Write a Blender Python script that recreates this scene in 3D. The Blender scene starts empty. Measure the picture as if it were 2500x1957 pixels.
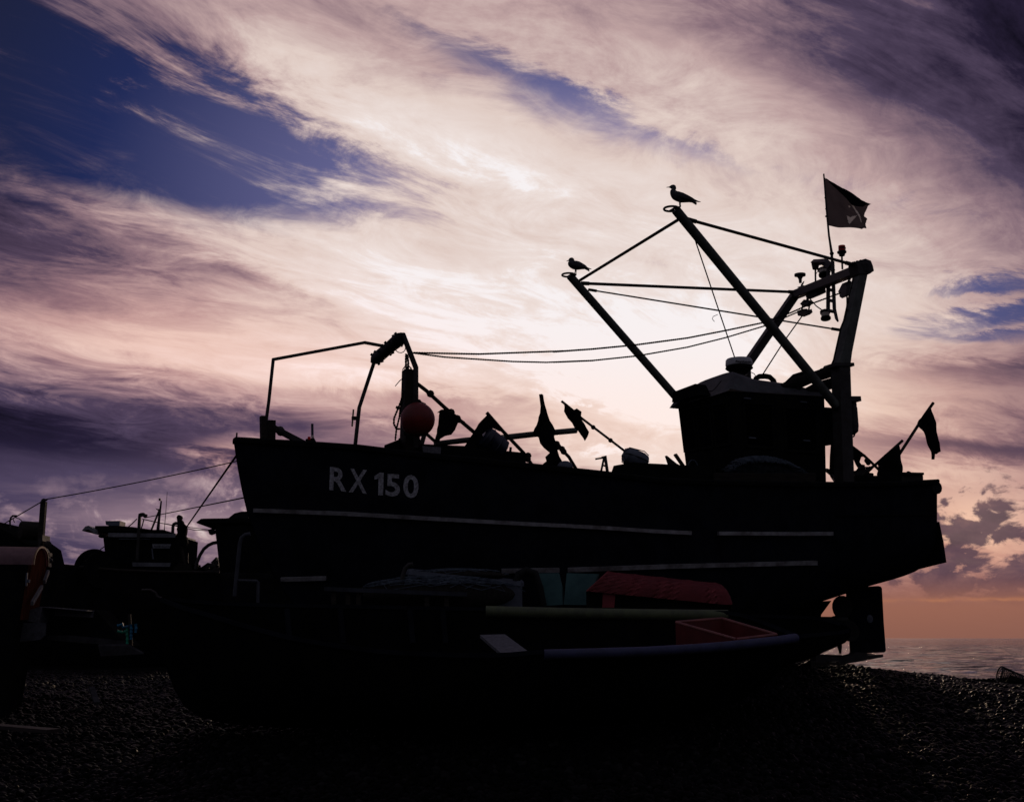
import bpy, bmesh, math, random
from mathutils import Vector, Matrix, noise as mnoise
random.seed(7)
R = math.radians
sc = bpy.context.scene
COL = sc.collection

# ------------------------------------------------------------------ camera
F = 2900.0                    # focal length in pixels of the 2500 x 1957 photograph
CX, CY, HOR = 1250.0, 978.5, 1557.0
EYE = 1.25
TILT = math.atan((HOR - CY) / F)
cam_d = bpy.data.cameras.new('camera')
cam_d.sensor_fit = 'HORIZONTAL'; cam_d.sensor_width = 36.0
cam_d.lens = F / 2500.0 * 36.0
cam_d.clip_start = 0.1; cam_d.clip_end = 60000
cam = bpy.data.objects.new('camera', cam_d); COL.objects.link(cam)
CAM = Vector((0, 0, EYE))
cam.location = CAM
cam.rotation_euler = (math.pi / 2 + TILT, 0, 0)
sc.camera = cam
ct, st = math.cos(TILT), math.sin(TILT)

def ray(px, py):
    x = (px - CX) / F; y = (CY - py) / F
    return Vector((x, ct - y * st, st + y * ct))
def proj(p):
    d = Vector(p) - CAM
    f = d.y * ct + d.z * st
    u = -d.y * st + d.z * ct
    return CX + F * d.x / f, CY - F * u / f
def at(px, py, Y):                       # point seen at a pixel, at ground distance Y
    r = ray(px, py); return CAM + r * (Y / r.y)

# zoomed views used to read positions off the photograph
def zr(x0, y0, s):
    return lambda *pts: [(x0 + p[0] / s, y0 + p[1] / s) for p in pts]
Z0 = zr(0, 0, 2182 / 2500)
Z1 = zr(550, 780, 2182 / 900)
Z2 = zr(1350, 400, 1921 / 900)
Z3 = zr(1600, 850, 2135 / 750)
Z4 = zr(0, 1150, 2098 / 700)
Z5 = zr(500, 1350, 2182 / 800)
Z6 = zr(1150, 1350, 2182 / 850)
Z7 = zr(1850, 1350, 1829 / 650)
ZA = zr(0, 1200, 2050 / 240)
ZB = zr(210, 1180, 2182 / 410)
ZC = zr(1900, 560, 1993 / 280)
ZG = zr(1620, 420, 2050 / 120)
ZF = zr(1990, 420, 1601 / 150)
ZH = zr(2020, 940, 1971 / 300)
ZD = zr(950, 850, 2182 / 550)

# ------------------------------------------------------------------ render settings
vs = sc.view_settings
sc.display_settings.display_device = 'sRGB'
vs.view_transform = 'Standard'; vs.look = 'None'; vs.exposure = 0; vs.gamma = 1
sc.cycles.max_bounces = 5
sc.cycles.diffuse_bounces = 2
sc.cycles.glossy_bounces = 3

# ------------------------------------------------------------------ node maths
class NV:
    def __init__(s, nt, sock): s.nt, s.s = nt, sock
    def _m(s, op, *o, clamp=False):
        n = s.nt.nodes.new('ShaderNodeMath'); n.operation = op; n.use_clamp = clamp
        for i, v in enumerate((s,) + o):
            if isinstance(v, NV): s.nt.links.new(v.s, n.inputs[i])
            else: n.inputs[i].default_value = v
        return NV(s.nt, n.outputs[0])
    def __add__(s, o): return s._m('ADD', o)
    __radd__ = __add__
    def __sub__(s, o): return s._m('SUBTRACT', o)
    def __rsub__(s, o): return (s * -1) + o
    def __mul__(s, o): return s._m('MULTIPLY', o)
    __rmul__ = __mul__
    def __truediv__(s, o): return s._m('DIVIDE', o)
    def exp(s): return s._m('EXPONENT')
    def sin(s): return s._m('SINE')
    def abs(s): return s._m('ABSOLUTE')
    def max(s, o): return s._m('MAXIMUM', o)
    def min(s, o): return s._m('MINIMUM', o)
    def pow(s, o): return s._m('POWER', o)
    def clamp(s): return s._m('ADD', 0.0, clamp=True)
    def smooth(s, a, b):
        n = s.nt.nodes.new('ShaderNodeMapRange'); n.interpolation_type = 'SMOOTHSTEP'
        s.nt.links.new(s.s, n.inputs[0]); n.inputs[1].default_value = a; n.inputs[2].default_value = b
        return NV(s.nt, n.outputs[0])
def vec(nt, *xyz):
    n = nt.nodes.new('ShaderNodeCombineXYZ')
    for i, v in enumerate(xyz):
        if isinstance(v, NV): nt.links.new(v.s, n.inputs[i])
        else: n.inputs[i].default_value = v
    return n.outputs[0]
def nz(nt, v, scale, detail=4, rough=.55, dist=0.0, lac=2.0):
    n = nt.nodes.new('ShaderNodeTexNoise')
    nt.links.new(v, n.inputs['Vector'])
    n.inputs['Scale'].default_value = scale; n.inputs['Detail'].default_value = detail
    n.inputs['Roughness'].default_value = rough; n.inputs['Distortion'].default_value = dist
    n.inputs['Lacunarity'].default_value = lac
    return NV(nt, n.outputs['Fac'])
def lin(c):
    return tuple((v / 12.92 if v <= .04045 else ((v + .055) / 1.055) ** 2.4) for v in (x / 255 for x in c[:3])) + (1,)
def ramp(nt, fac, stops):
    n = nt.nodes.new('ShaderNodeValToRGB'); cr = n.color_ramp
    while len(cr.elements) < len(stops): cr.elements.new(.5)
    for e, (p, c) in zip(cr.elements, stops): e.position = p; e.color = c
    nt.links.new(fac.s, n.inputs[0]); return n.outputs[0]
def mixc(nt, fac, a, b, mode='MIX'):
    n = nt.nodes.new('ShaderNodeMix'); n.data_type = 'RGBA'; n.blend_type = mode
    for i, v in ((0, fac), (6, a), (7, b)):
        if isinstance(v, NV): nt.links.new(v.s, n.inputs[i])
        elif isinstance(v, (int, float, tuple)): n.inputs[i].default_value = v
        else: nt.links.new(v, n.inputs[i])
    return n.outputs[2]
# ------------------------------------------------------------------ sky (world, by direction)
def azel(px, py):
    d = ray(px, py).normalized()
    return math.degrees(math.atan2(d.x, d.y)), math.degrees(math.asin(d.z))
world = bpy.data.worlds.new('World'); sc.world = world; world.use_nodes = True
wt = world.node_tree; wt.nodes.clear()
tc = wt.nodes.new('ShaderNodeTexCoord')
sp = wt.nodes.new('ShaderNodeSeparateXYZ'); wt.links.new(tc.outputs['Generated'], sp.inputs[0])
dx, dy, dz = (NV(wt, sp.outputs[i]) for i in range(3))
AZ = dx._m('ARCTAN2', dy) * (180 / math.pi)
EL = dz._m('ARCSINE') * (180 / math.pi)
PXD = 50.6                                  # photograph pixels in one degree
def blob(px, py, rx, ry, ang=0.0, amp=1.0, A=None, E=None):
    a0, e0 = azel(px, py); A = A or AZ; E = E or EL
    ca, sa = math.cos(R(-ang)), math.sin(R(-ang))
    a = A - a0; e = E - e0
    u = (a * ca + e * sa) * (PXD / rx); v = (e * ca - a * sa) * (PXD / ry)
    return ((u * u + v * v) * -1.0).exp() * amp
def total(items, base=0.0, **k):
    t = None
    for it in items:
        b = blob(*it, **k); t = b if t is None else t + b
    return t + base
# streaky high cloud on a flat layer: parallel streaks that meet at azimuth 52
h = dz.max(0.0) + 0.16
ux, uy = dx / h, dy / h
SA = R(52)
s_ = ux * math.sin(SA) + uy * math.cos(SA)
t_ = ux * math.cos(SA) - uy * math.sin(SA)
warp1 = nz(wt, vec(wt, s_ * .55, t_ * .9, 3.7), 1.0, 3)
warp2 = nz(wt, vec(wt, s_ * .55, t_ * .9, 9.1), 1.0, 3)
sw = s_ + (warp1 - .5) * 1.0
tw = t_ + (warp2 - .5) * .75
high = EL.smooth(6.0, 17.0)
soft = nz(wt, vec(wt, AZ * .055 + (warp1 - .5) * 1.2, EL * .36 + AZ * .03, 4.0), 1.0, 6, .52, .5)
streak = nz(wt, vec(wt, sw * .5, tw * 1.7, 0.0), 1.5, 9, .64, .3)
streak = streak * high + soft * (1.0 - high)
cotton = nz(wt, vec(wt, sw * 1.6, tw * 3.0, 7.0), 2.8, 10, .70, .6)
ripple = nz(wt, vec(wt, s_ * 3.2 + t_ * 2.0, t_ * 4.2 - s_ * 1.2, 3.0), 2.6, 7, .66, 1.0)
fine = nz(wt, vec(wt, sw * .9, tw * 3.6, 5.0), 2.2, 8, .66, .4)
fine = (fine - .5) * (high * .85 + .15) + .5
broad = nz(wt, vec(wt, sw * .3, tw * .8, 2.0), 1.0, 5, .55, .3)
fibre = nz(wt, vec(wt, s_ * 5.0 + t_ * 1.5, t_ * 1.1, 1.0), 1.5, 6, .6, .9)
puff = nz(wt, vec(wt, AZ * .42, EL * .62, 0.0), 1.0, 9, .6, .35)
puff3 = nz(wt, vec(wt, AZ * .62, EL * .95, 6.0), 1.0, 9, .6, .35)
puff2 = nz(wt, vec(wt, AZ * .42, EL * .62 + .35, 0.0), 1.0, 9, .6, .35)
# az/el warped a little so that the large masses have torn edges
AW = AZ + (streak - .5) * 5.0 + (broad - .5) * 4.0 + (cotton - .5) * 3.0
EW = EL + (streak - .5) * 4.4 + (fine - .5) * 3.0 + (cotton - .5) * 2.0
# brightness of the cloud sheet
bright = total([
    (-150, 720, 380, 480, 0, -.07), (420, 860, 520, 70, 5, .07), (2680, 560, 330, 700, 0, -.10), (250, 1250, 480, 110, 0, .04),
    (80, 870, 420, 110, 4, .12),
    (1500, 640, 1300, 620, 12, .47),
    (1500, 800, 620, 380, 8, .13),
    (1620, 1010, 260, 220, 0, .26),
    (450, 885, 850, 120, 7, .20), (800, 760, 420, 160, 10, .10),
    (760, 190, 760, 105, 19, .20),
    (1150, 380, 260, 60, 14, .10),
    (1180, 40, 900, 240, 10, .14),
    (1950, 280, 520, 260, 15, .09),
    (2400, 190, 520, 280, 20, -.24), (2080, 210, 260, 60, 18, -.10), (1750, 60, 300, 60, 12, -.07),
    (330, 560, 420, 120, 16, .15),
    (400, 645, 280, 46, 15, -.10),
    (660, 720, 240, 40, 15, -.08),
    (-60, 60, 420, 330, 0, -.14),
    (150, 1060, 640, 70, 4, -.22),
    (600, 1020, 420, 40, 4, -.12),
    (1020, 968, 380, 42, 4, -.20),
    (580, 1108, 120, 26, 2, .30),
    (300, 1270, 600, 150, 0, .05), (1000, 760, 600, 200, 10, .14), (2050, 900, 420, 300, 10, .14),
    (2350, 1075, 330, 46, 4, -.24),
    (2380, 925, 250, 24, 5, -.16),
    (2250, 1150, 300, 26, 3, .14),
    (2400, 1265, 200, 90, 0, .30),
    (2300, 1380, 340, 90, 0, .04),
    (2350, 640, 330, 160, 10, .06),
], base=.265, A=AW, E=EW)
bval = bright + (streak - .5) * .44 + (fine - .5) * .34 + (broad - .5) * .16 + (cotton - .5) * (high * .50 + .12) + (ripple - .5) * high * .20
# dark cumulus low on the right, pale cumulus low on the left
edge_r = (puff - .5) * 1.5 + (puff3 - .5) * 2.4 + total([(2455, 1255, 75, 60, -10, .30), (2360, 1335, 120, 50, -12, .40), (2290, 1265, 45, 45, 0, .22), (2490, 1390, 80, 80, 0, .34),
                 (2210, 1445, 140, 32, 0, .34), (2330, 1405, 110, 34, 5, .26), (2385, 1215, 60, 24, 0, .10), (2410, 1300, 90, 60, 0, .10)], base=-.32)
cum_r = (edge_r + (cotton - .5) * .3).smooth(-.12, .16) * total([(2380, 1330, 330, 170, 0, 1.6)]).min(1.0)
cmask = total([(300, 1290, 420, 90, 0, 1), (600, 1170, 150, 100, 0, 1), (1450, 1110, 160, 50, 0, 1.0), (1430, 985, 90, 24, 0, 1.0)]).min(1.0)
cum_l = ((puff - .47) * 1.6).smooth(-.04, .16) * cmask
bval = bval + cum_l * ((puff2 - puff) * -1.0 + .09)
cloud = ramp(wt, bval, [(0, lin((14, 12, 24))), (.14, lin((38, 31, 52))), (.30, lin((80, 67, 90))), (.45, lin((141, 115, 125))),
                       (.60, lin((189, 161, 160))), (.76, lin((224, 204, 196))), (.92, lin((237, 223, 218))), (1.0, lin((247, 241, 242)))])
# warm light under the sheet, near the horizon
warm = total([(2330, 1350, 420, 200, 0, .95), (400, 860, 620, 120, 4, .20), (2300, 1500, 500, 75, 0, .4), (560, 1110, 160, 40, 2, .45), (1500, 1050, 700, 160, 0, .3), (2400, 950, 400, 160, 0, .3)]).min(1.0)
cloud = mixc(wt, warm, cloud, mixc(wt, 1.0, cloud, (1.22, .88, .66, 1), 'MULTIPLY'))
rose = total([(400, 830, 800, 210, 7, 1.0)])
cloud = mixc(wt, rose * .7, cloud, mixc(wt, 1.0, cloud, (1.12, .93, .90, 1), 'MULTIPLY'))
cool = total([(150, 1150, 800, 240, 0, 1.0)])
cloud = mixc(wt, cool * .8, cloud, mixc(wt, 1.0, cloud, (.90, .97, 1.08, 1), 'MULTIPLY'))
# clear blue showing through
clear = total([
    (100, 265, 600, 170, 13, 1.15),
    (640, 330, 420, 95, 14, .85),
    (560, 460, 420, 70, 6, .62),
    (-100, 200, 300, 260, 0, .7),
    (1130, 150, 330, 58, 22, .62),
    (1390, 280, 220, 42, 16, .48),
    (1500, 370, 420, 36, 14, .42),
    (2480, 775, 200, 70, 6, 1.05), (2400, 742, 170, 13, 4, -.75), (2490, 800, 120, 12, 3, -.5),
    (2250, 815, 230, 30, 6, .45),
    (2400, 700, 160, 36, 0, .55),
    (2250, 490, 420, 60, 14, .46),
    (2000, 560, 300, 40, 10, .20),
], base=-.22, A=AW, E=EW)
clear = (clear + (.5 - streak) * 1.3 + (.5 - fine) * 1.2 + (.5 - cotton) * 1.2 + (.46 - ripple) * .6 + (fibre - .5) * blob(1500, 340, 480, 110, 12, .55) + (fibre - .5) * blob(2250, 520, 340, 130, 12, .65)).smooth(.12, .88)
glow = total([(1500, 640, 1250, 700, 8, 1.0)])
blue = ramp(wt, glow, [(0, lin((12, 14, 28))), (.10, lin((18, 22, 44))), (.33, lin((32, 42, 86))), (.7, lin((98, 98, 142))), (1, lin((165, 152, 184)))])
wisp = (cotton * .5 + fine * .3 + streak * .35).smooth(.57, .86)
clear = clear * (1.0 - wisp * .42)
skyc = mixc(wt, clear, cloud, blue)
# cumulus over it
cumc = ramp(wt, (puff2 - puff) * 1.5 + .5, [(0, lin((132, 96, 96))), (.45, lin((86, 66, 80))), (.8, lin((64, 52, 68)))])
skyc = mixc(wt, cum_r * .9, skyc, cumc)
# plain haze bank over the sea and one bright seam above it
bank = EL.smooth(3.1, 1.2)
hz = ramp(wt, EL * .25, [(0, lin((140, 94, 80))), (.35, lin((152, 101, 84))), (.8, lin((160, 106, 90)))])
side = blob(2150, 1550, 1100, 900)
skyc = mixc(wt, bank * (side * .9 + .1), skyc, hz)
seam = blob(2350, 1462, 330, 4.5, -.6, 1.0, A=AZ, E=EL + (puff - .5) * .55 + (fine - .5) * .25)
skyc = mixc(wt, seam * (puff.smooth(.35, .65) * .45 + .06), skyc, lin((196, 128, 88)))
# the sky away from the sun and overhead is dusk-dim
facing = dy * .94 + dx * .15 + dz * .1
away = facing.smooth(.15, .84)
dusk = ramp(wt, dz, [(0, lin((48, 46, 54))), (.5, lin((84, 83, 95))), (1, lin((74, 74, 86)))])
skyc = mixc(wt, away, dusk, skyc)
bg = wt.nodes.new('ShaderNodeBackground'); wt.links.new(skyc, bg.inputs[0]); bg.inputs[1].default_value = 1.0
wo = wt.nodes.new('ShaderNodeOutputWorld'); wt.links.new(bg.outputs[0], wo.inputs[0])
world.cycles.sampling_method = 'MANUAL'; world.cycles.sample_map_resolution = 512

sun_px = (1690, 1040)
sd = bpy.data.lights.new('sun', 'SUN'); sd.energy = .32; sd.angle = R(3); sd.color = (1, .72, .5)
sun = bpy.data.objects.new('sun', sd); COL.objects.link(sun)
sun.rotation_euler = (-ray(*sun_px)).to_track_quat('-Z', 'Y').to_euler()
ZK = zr(1370, 610, 2135 / 100); ZM = zr(960, 780, 603 / 120); ZW = zr(1640, 860, 2182 / 220)
ZP = zr(1880, 860, 1388 / 260); ZQ = zr(560, 900, 2019 / 260); ZT = zr(2380, 1600, 1708 / 120)
# ------------------------------------------------------------------ materials
MATS = {}
def mat(name, col, rough=.6, col2=None, scale=6.0, metal=0.0, bump=0.0, spec=.5, translucent=0.0, stretch=(1, 1, 1)):
    if name in MATS: return MATS[name]
    m = bpy.data.materials.new(name); m.use_nodes = True; nt = m.node_tree
    b = nt.nodes['Principled BSDF']; b.inputs['Roughness'].default_value = rough
    b.inputs['Metallic'].default_value = metal; b.inputs['Specular IOR Level'].default_value = spec
    t = nt.nodes.new('ShaderNodeTexCoord')
    v = t.outputs['Object']
    if stretch != (1, 1, 1):
        mp = nt.nodes.new('ShaderNodeMapping'); mp.inputs['Scale'].default_value = stretch
        nt.links.new(v, mp.inputs[0]); v = mp.outputs[0]
    n = nz(nt, v, scale, 5, .65)
    c2 = col2 or tuple(x * .5 for x in col)
    cr = ramp(nt, n, [(.35, tuple(c2) + (1,)), (.62, tuple(col) + (1,))])
    nt.links.new(cr, b.inputs['Base Color'])
    rr = n * .25 + (rough - .12); nt.links.new(rr.clamp().s, b.inputs['Roughness'])
    if spec < .13 and not translucent:          # matt surfaces: no sheen at grazing angles
        b = nt.nodes.new('ShaderNodeBsdfDiffuse'); b.inputs['Roughness'].default_value = .6
        nt.links.new(cr, b.inputs['Color']); nt.links.new(b.outputs[0], nt.nodes['Material Output'].inputs[0])
    if bump:
        n2 = nz(nt, v, scale * 4, 4, .6)
        bp = nt.nodes.new('ShaderNodeBump'); bp.inputs['Strength'].default_value = bump; bp.inputs['Distance'].default_value = .01
        nt.links.new(n2.s, bp.inputs['Height']); nt.links.new(bp.outputs[0], b.inputs['Normal'])
    if translucent:
        out = nt.nodes['Material Output']
        tr = nt.nodes.new('ShaderNodeBsdfTranslucent'); tr.inputs[0].default_value = tuple(min(1, x * 3) for x in col) + (1,)
        mx = nt.nodes.new('ShaderNodeMixShader'); mx.inputs[0].default_value = translucent
        nt.links.new(b.outputs[0], mx.inputs[1]); nt.links.new(tr.outputs[0], mx.inputs[2])
        nt.links.new(mx.outputs[0], out.inputs[0])
    MATS[name] = m; return m
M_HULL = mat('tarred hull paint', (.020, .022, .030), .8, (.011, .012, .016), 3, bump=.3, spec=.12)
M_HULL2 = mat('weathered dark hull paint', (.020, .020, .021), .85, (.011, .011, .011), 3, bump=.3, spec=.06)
M_WHITE = mat('white paint', (.70, .70, .72), .5, (.5, .49, .48), 9)
M_LETTER = mat('chipped white lettering', (.72, .72, .74), .6, (.30, .29, .29), 34, spec=.12)
M_STRIP = mat('galvanised rubbing strip', (.46, .45, .45), .5, (.17, .15, .14), 5, .3, spec=.3)
M_STEEL = mat('dark painted steel', (.055, .05, .047), .6, (.03, .024, .02), 6, .0, .2, spec=.3)
M_STEEL2 = mat('green grey painted steel', (.12, .13, .11), .6, (.06, .06, .05), 6, .0, .2, spec=.35)
M_BLACK = mat('black rubber', (.012, .012, .012), .7, spec=.25)
M_DULL = mat('dull grey board', (.085, .08, .085), .8, (.04, .038, .04), 7, bump=.5, spec=.1)
M_ROPE = mat('old rope', (.05, .045, .04), .9, (.025, .022, .02), 40, spec=.1)
M_WOOD = mat('weathered dark timber', (.05, .04, .032), .75, (.02, .016, .013), 5, bump=.6, stretch=(1, 1, 8), spec=.2)
M_GREYWOOD = mat('grey weathered plank', (.21, .205, .22), .7, (.11, .105, .115), 7, bump=.5, stretch=(4, 4, 4), spec=.3)
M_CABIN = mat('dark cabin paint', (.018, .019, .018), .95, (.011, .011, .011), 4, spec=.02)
M_ROOF = mat('grey cabin roof paint', (.24, .24, .25), .6, (.15, .15, .16), 5, spec=.3)
M_RED = mat('faded red buoy plastic', (.26, .025, .018), .45, (.15, .014, .012), 4, spec=.4)
M_CLOTH = mat('black flag cloth', (.010, .010, .010), .9, (.006, .006, .006), 12, translucent=.12, spec=.1)
M_PIRATE = mat('thin black flag cloth', (.040, .035, .041), .9, (.026, .024, .028), 4, translucent=.5, spec=.1)
M_FLAGMARK = mat('white flag print', (.62, .56, .56), .9, (.5, .46, .46), 9, translucent=.3)
M_GLASS = mat('dark window glass', (.006, .006, .008), .25, spec=.06)
M_GREY = mat('grey plastic', (.16, .18, .22), .5, (.1, .11, .14), 5, spec=.4)
M_NET = mat('blue grey fishing net', (.12, .15, .18), .8, (.05, .06, .08), 14, spec=.2)
M_BLUE = mat('navy foam sleeve', (.065, .07, .15), .6, (.04, .042, .09), 8, spec=.4)
M_GREEN = mat('olive foam sleeve', (.13, .15, .07), .6, (.08, .09, .05), 8, spec=.4)
M_TEAL = mat('teal tarpaulin', (.10, .22, .21), .7, (.06, .14, .14), 5, spec=.25)
M_COVER = mat('red canvas cover', (.38, .055, .06), .6, (.27, .04, .045), 5, spec=.4)
M_REDBOX = mat('red fish box plastic', (.17, .018, .016), .5, (.11, .012, .012), 5, spec=.5)
M_RUSTRED = mat('faded red shed paint', (.17, .05, .028), .75, (.05, .02, .014), 5, bump=.5, stretch=(9, 9, .8), spec=.05)
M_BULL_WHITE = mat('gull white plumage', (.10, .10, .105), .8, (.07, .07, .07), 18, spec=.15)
M_LAMP_RED = mat('red lamp lens', (.7, .04, .03), .2, (.55, .03, .02), 3, translucent=.6)
M_LAMP_CLEAR = mat('clear lamp lens', (.75, .7, .6), .2, (.6, .55, .45), 3, translucent=.5)

# ------------------------------------------------------------------ mesh helpers (world coordinates)
def bm_new(): return bmesh.new()
def frame(t, up=Vector((0, 0, 1))):
    t = t.normalized()
    if abs(t.dot(up)) > .97: up = Vector((0, 1, 0))
    a = t.cross(up).normalized(); return a, a.cross(t).normalized()
def tube(bm, pts, r, seg=8, caps=True, flat=1.0):
    pts = [Vector(p) for p in pts]; n = len(pts)
    rs = r if isinstance(r, (list, tuple)) else [r] * n
    rings = []; a = None
    for i, p in enumerate(pts):
        t = (pts[min(i + 1, n - 1)] - pts[max(i - 1, 0)]).normalized()
        if a is None: a, b = frame(t)
        else:
            a = a - t * a.dot(t)
            a = a.normalized() if a.length > 1e-6 else frame(t)[0]
            b = t.cross(a) * -1
            b = a.cross(t).normalized()
        rings.append([bm.verts.new(p + (a * math.cos(k * 2 * math.pi / seg) + b * flat * math.sin(k * 2 * math.pi / seg)) * rs[i]) for k in range(seg)])
    for q, w in zip(rings, rings[1:]):
        for k in range(seg): bm.faces.new((q[k], q[(k + 1) % seg], w[(k + 1) % seg], w[k]))
    if caps:
        bm.faces.new(rings[0][::-1]); bm.faces.new(rings[-1])
def bar(bm, p0, p1, w, h=None, up=Vector((0, 0, 1)), side=None):
    """rectangular bar from p0 to p1: w across, h along 'up'"""
    p0, p1 = Vector(p0), Vector(p1); h = h or w
    a, b = frame(p1 - p0, up)
    if side is not None:
        t = (p1 - p0).normalized(); a = (side - t * side.dot(t)).normalized(); b = a.cross(t)
    q = []
    for p in (p0, p1):
        q.append([bm.verts.new(p + a * (x * w / 2) + b * (y * h / 2)) for x, y in ((-1, -1), (1, -1), (1, 1), (-1, 1))])
    for k in range(4): bm.faces.new((q[0][k], q[0][(k + 1) % 4], q[1][(k + 1) % 4], q[1][k]))
    bm.faces.new(q[0][::-1]); bm.faces.new(q[1])
def path_bar(bm, pts, w, h=None, side=None):
    """square section swept along a bent path with mitred joints"""
    pts = [Vector(p) for p in pts]; h = h or w; rings = []; n = len(pts)
    for i, p in enumerate(pts):
        t0 = (p - pts[i - 1]).normalized() if i else (pts[1] - p).normalized()
        t1 = (pts[i + 1] - p).normalized() if i < n - 1 else t0
        t = (t0 + t1).normalized(); k = 1 / max(.5, t.dot(t0))
        s = (side - t * side.dot(t)).normalized(); b = s.cross(t).normalized()
        rings.append([bm.verts.new(p + s * (x * w / 2) + b * (y * h / 2 * k)) for x, y in ((-1, -1), (1, -1), (1, 1), (-1, 1))])
    for q, r_ in zip(rings, rings[1:]):
        for k in range(4): bm.faces.new((q[k], q[(k + 1) % 4], r_[(k + 1) % 4], r_[k]))
    bm.faces.new(rings[0][::-1]); bm.faces.new(rings[-1])
def slab(bm, poly, th):
    """polygon given a thickness vector"""
    th = Vector(th); a = [bm.verts.new(Vector(p) - th / 2) for p in poly]; b = [bm.verts.new(Vector(p) + th / 2) for p in poly]
    n = len(poly)
    f1 = bm.faces.new(a[::-1]); f2 = bm.faces.new(b)
    for k in range(n): bm.faces.new((a[k], a[(k + 1) % n], b[(k + 1) % n], b[k]))
    bmesh.ops.triangulate(bm, faces=[f1, f2])
def box8(bm, c):
    """eight corners: bottom four then top four, same order"""
    v = [bm.verts.new(Vector(p)) for p in c]
    for f in ((3, 2, 1, 0), (4, 5, 6, 7), (0, 1, 5, 4), (1, 2, 6, 5), (2, 3, 7, 6), (3, 0, 4, 7)): bm.faces.new([v[i] for i in f])
def box(bm, c, ex, ey, ez):
    """box at centre c with half-extent vectors"""
    c, ex, ey, ez = map(Vector, (c, ex, ey, ez))
    box8(bm, [c - ex - ey - ez, c + ex - ey - ez, c + ex + ey - ez, c - ex + ey - ez, c - ex - ey + ez, c + ex - ey + ez, c + ex + ey + ez, c - ex + ey + ez])
def lathe(bm, base, axis, prof, seg=20):
    """profile of (radius, height along axis)"""
    base = Vector(base); axis = Vector(axis).normalized(); a, b = frame(axis); rings = []
    for r, h in prof:
        rings.append([bm.verts.new(base + axis * h + (a * math.cos(k * 2 * math.pi / seg) + b * math.sin(k * 2 * math.pi / seg)) * max(r, 1e-4)) for k in range(seg)])
    for q, w in zip(rings, rings[1:]):
        for k in range(seg): bm.faces.new((q[k], q[(k + 1) % seg], w[(k + 1) % seg], w[k]))
    bm.faces.new(rings[0][::-1]); bm.faces.new(rings[-1])
def ball(bm, c, r, seg=24, squash=1.0):
    m = Matrix.Translation(Vector(c)) @ Matrix.Diagonal((1, 1, squash, 1))
    bmesh.ops.create_uvsphere(bm, u_segments=seg, v_segments=seg // 2, radius=r, matrix=m)
def loft(bm, rows, close=False, cap=False):
    R_ = [[bm.verts.new(Vector(p)) for p in r] for r in rows]
    for q, w in zip(R_, R_[1:]):
        n = len(q)
        for k in range(n if close else n - 1):
            try: bm.faces.new((q[k], q[(k + 1) % n], w[(k + 1) % n], w[k]))
            except ValueError: pass
    if cap:
        bm.faces.new(R_[0][::-1]); bm.faces.new(R_[-1])
    return R_

def thing(name, label, cat, loc, group=None):
    o = bpy.data.objects.new(name, None); COL.objects.link(o); o.location = loc; o.empty_display_size = .2
    o['label'] = label; o['category'] = cat
    if group: o['group'] = group
    return o
def rootloc(o):
    while o.parent: o = o.parent
    return Vector(o.location)
def obj(name, bm, m, parent=None, smooth=False, label=None, cat=None, group=None, kind=None, bevel=0.0):
    bmesh.ops.recalc_face_normals(bm, faces=bm.faces)
    me = bpy.data.meshes.new(name)
    if parent is not None: off = rootloc(parent)
    else:
        vs_ = [v.co for v in bm.verts]
        off = Vector((sum(v.x for v in vs_) / len(vs_), sum(v.y for v in vs_) / len(vs_), min(v.z for v in vs_)))
        if kind == 'structure': off = Vector((0, 0, 0))
    bmesh.ops.translate(bm, verts=bm.verts, vec=-off)
    bm.to_mesh(me); bm.free()
    o = bpy.data.objects.new(name, me); COL.objects.link(o)
    for x in (m if isinstance(m, (list, tuple)) else [m]): me.materials.append(x)
    if parent is not None: o.parent = parent
    else: o.location = off
    if smooth:
        for p in me.polygons: p.use_smooth = True
        if smooth != 'all': me.set_sharp_from_angle(angle=R(40))
    if bevel:
        bv_ = o.modifiers.new('soft edges', 'BEVEL'); bv_.width = bevel; bv_.segments = 2; bv_.limit_method = 'ANGLE'
    if label: o['label'] = label
    if cat: o['category'] = cat
    if group: o['group'] = group
    if kind: o['kind'] = kind
    return o
def interp(poly, x):
    if x <= poly[0][0]: return poly[0][1]
    for (x0, y0), (x1, y1) in zip(poly, poly[1:]):
        if x <= x1: return y0 + (y1 - y0) * (x - x0) / (x1 - x0)
    return poly[-1][1]
def spline(vals, x):
    """monotone-ish Catmull-Rom through (x, y) pairs"""
    n = len(vals)
    if x <= vals[0][0]: return vals[0][1]
    if x >= vals[-1][0]: return vals[-1][1]
    for i in range(n - 1):
        x0, y0 = vals[i]; x1, y1 = vals[i + 1]
        if x <= x1:
            xm, ym = vals[max(i - 1, 0)]; xp, yp = vals[min(i + 2, n - 1)]
            m0 = (y1 - ym) / (x1 - xm) if x1 != xm else 0; m1 = (yp - y0) / (xp - x0) if xp != x0 else 0
            h_ = x1 - x0; t = (x - x0) / h_
            return (2*t**3-3*t*t+1)*y0 + (t**3-2*t*t+t)*h_*m0 + (-2*t**3+3*t*t)*y1 + (t**3-t*t)*h_*m1
def sag(p0, p1, n, drop):
    p0, p1 = Vector(p0), Vector(p1)
    return [p0.lerp(p1, i / n) - Vector((0, 0, drop * 4 * (i / n) * (1 - i / n))) for i in range(n + 1)]
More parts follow.
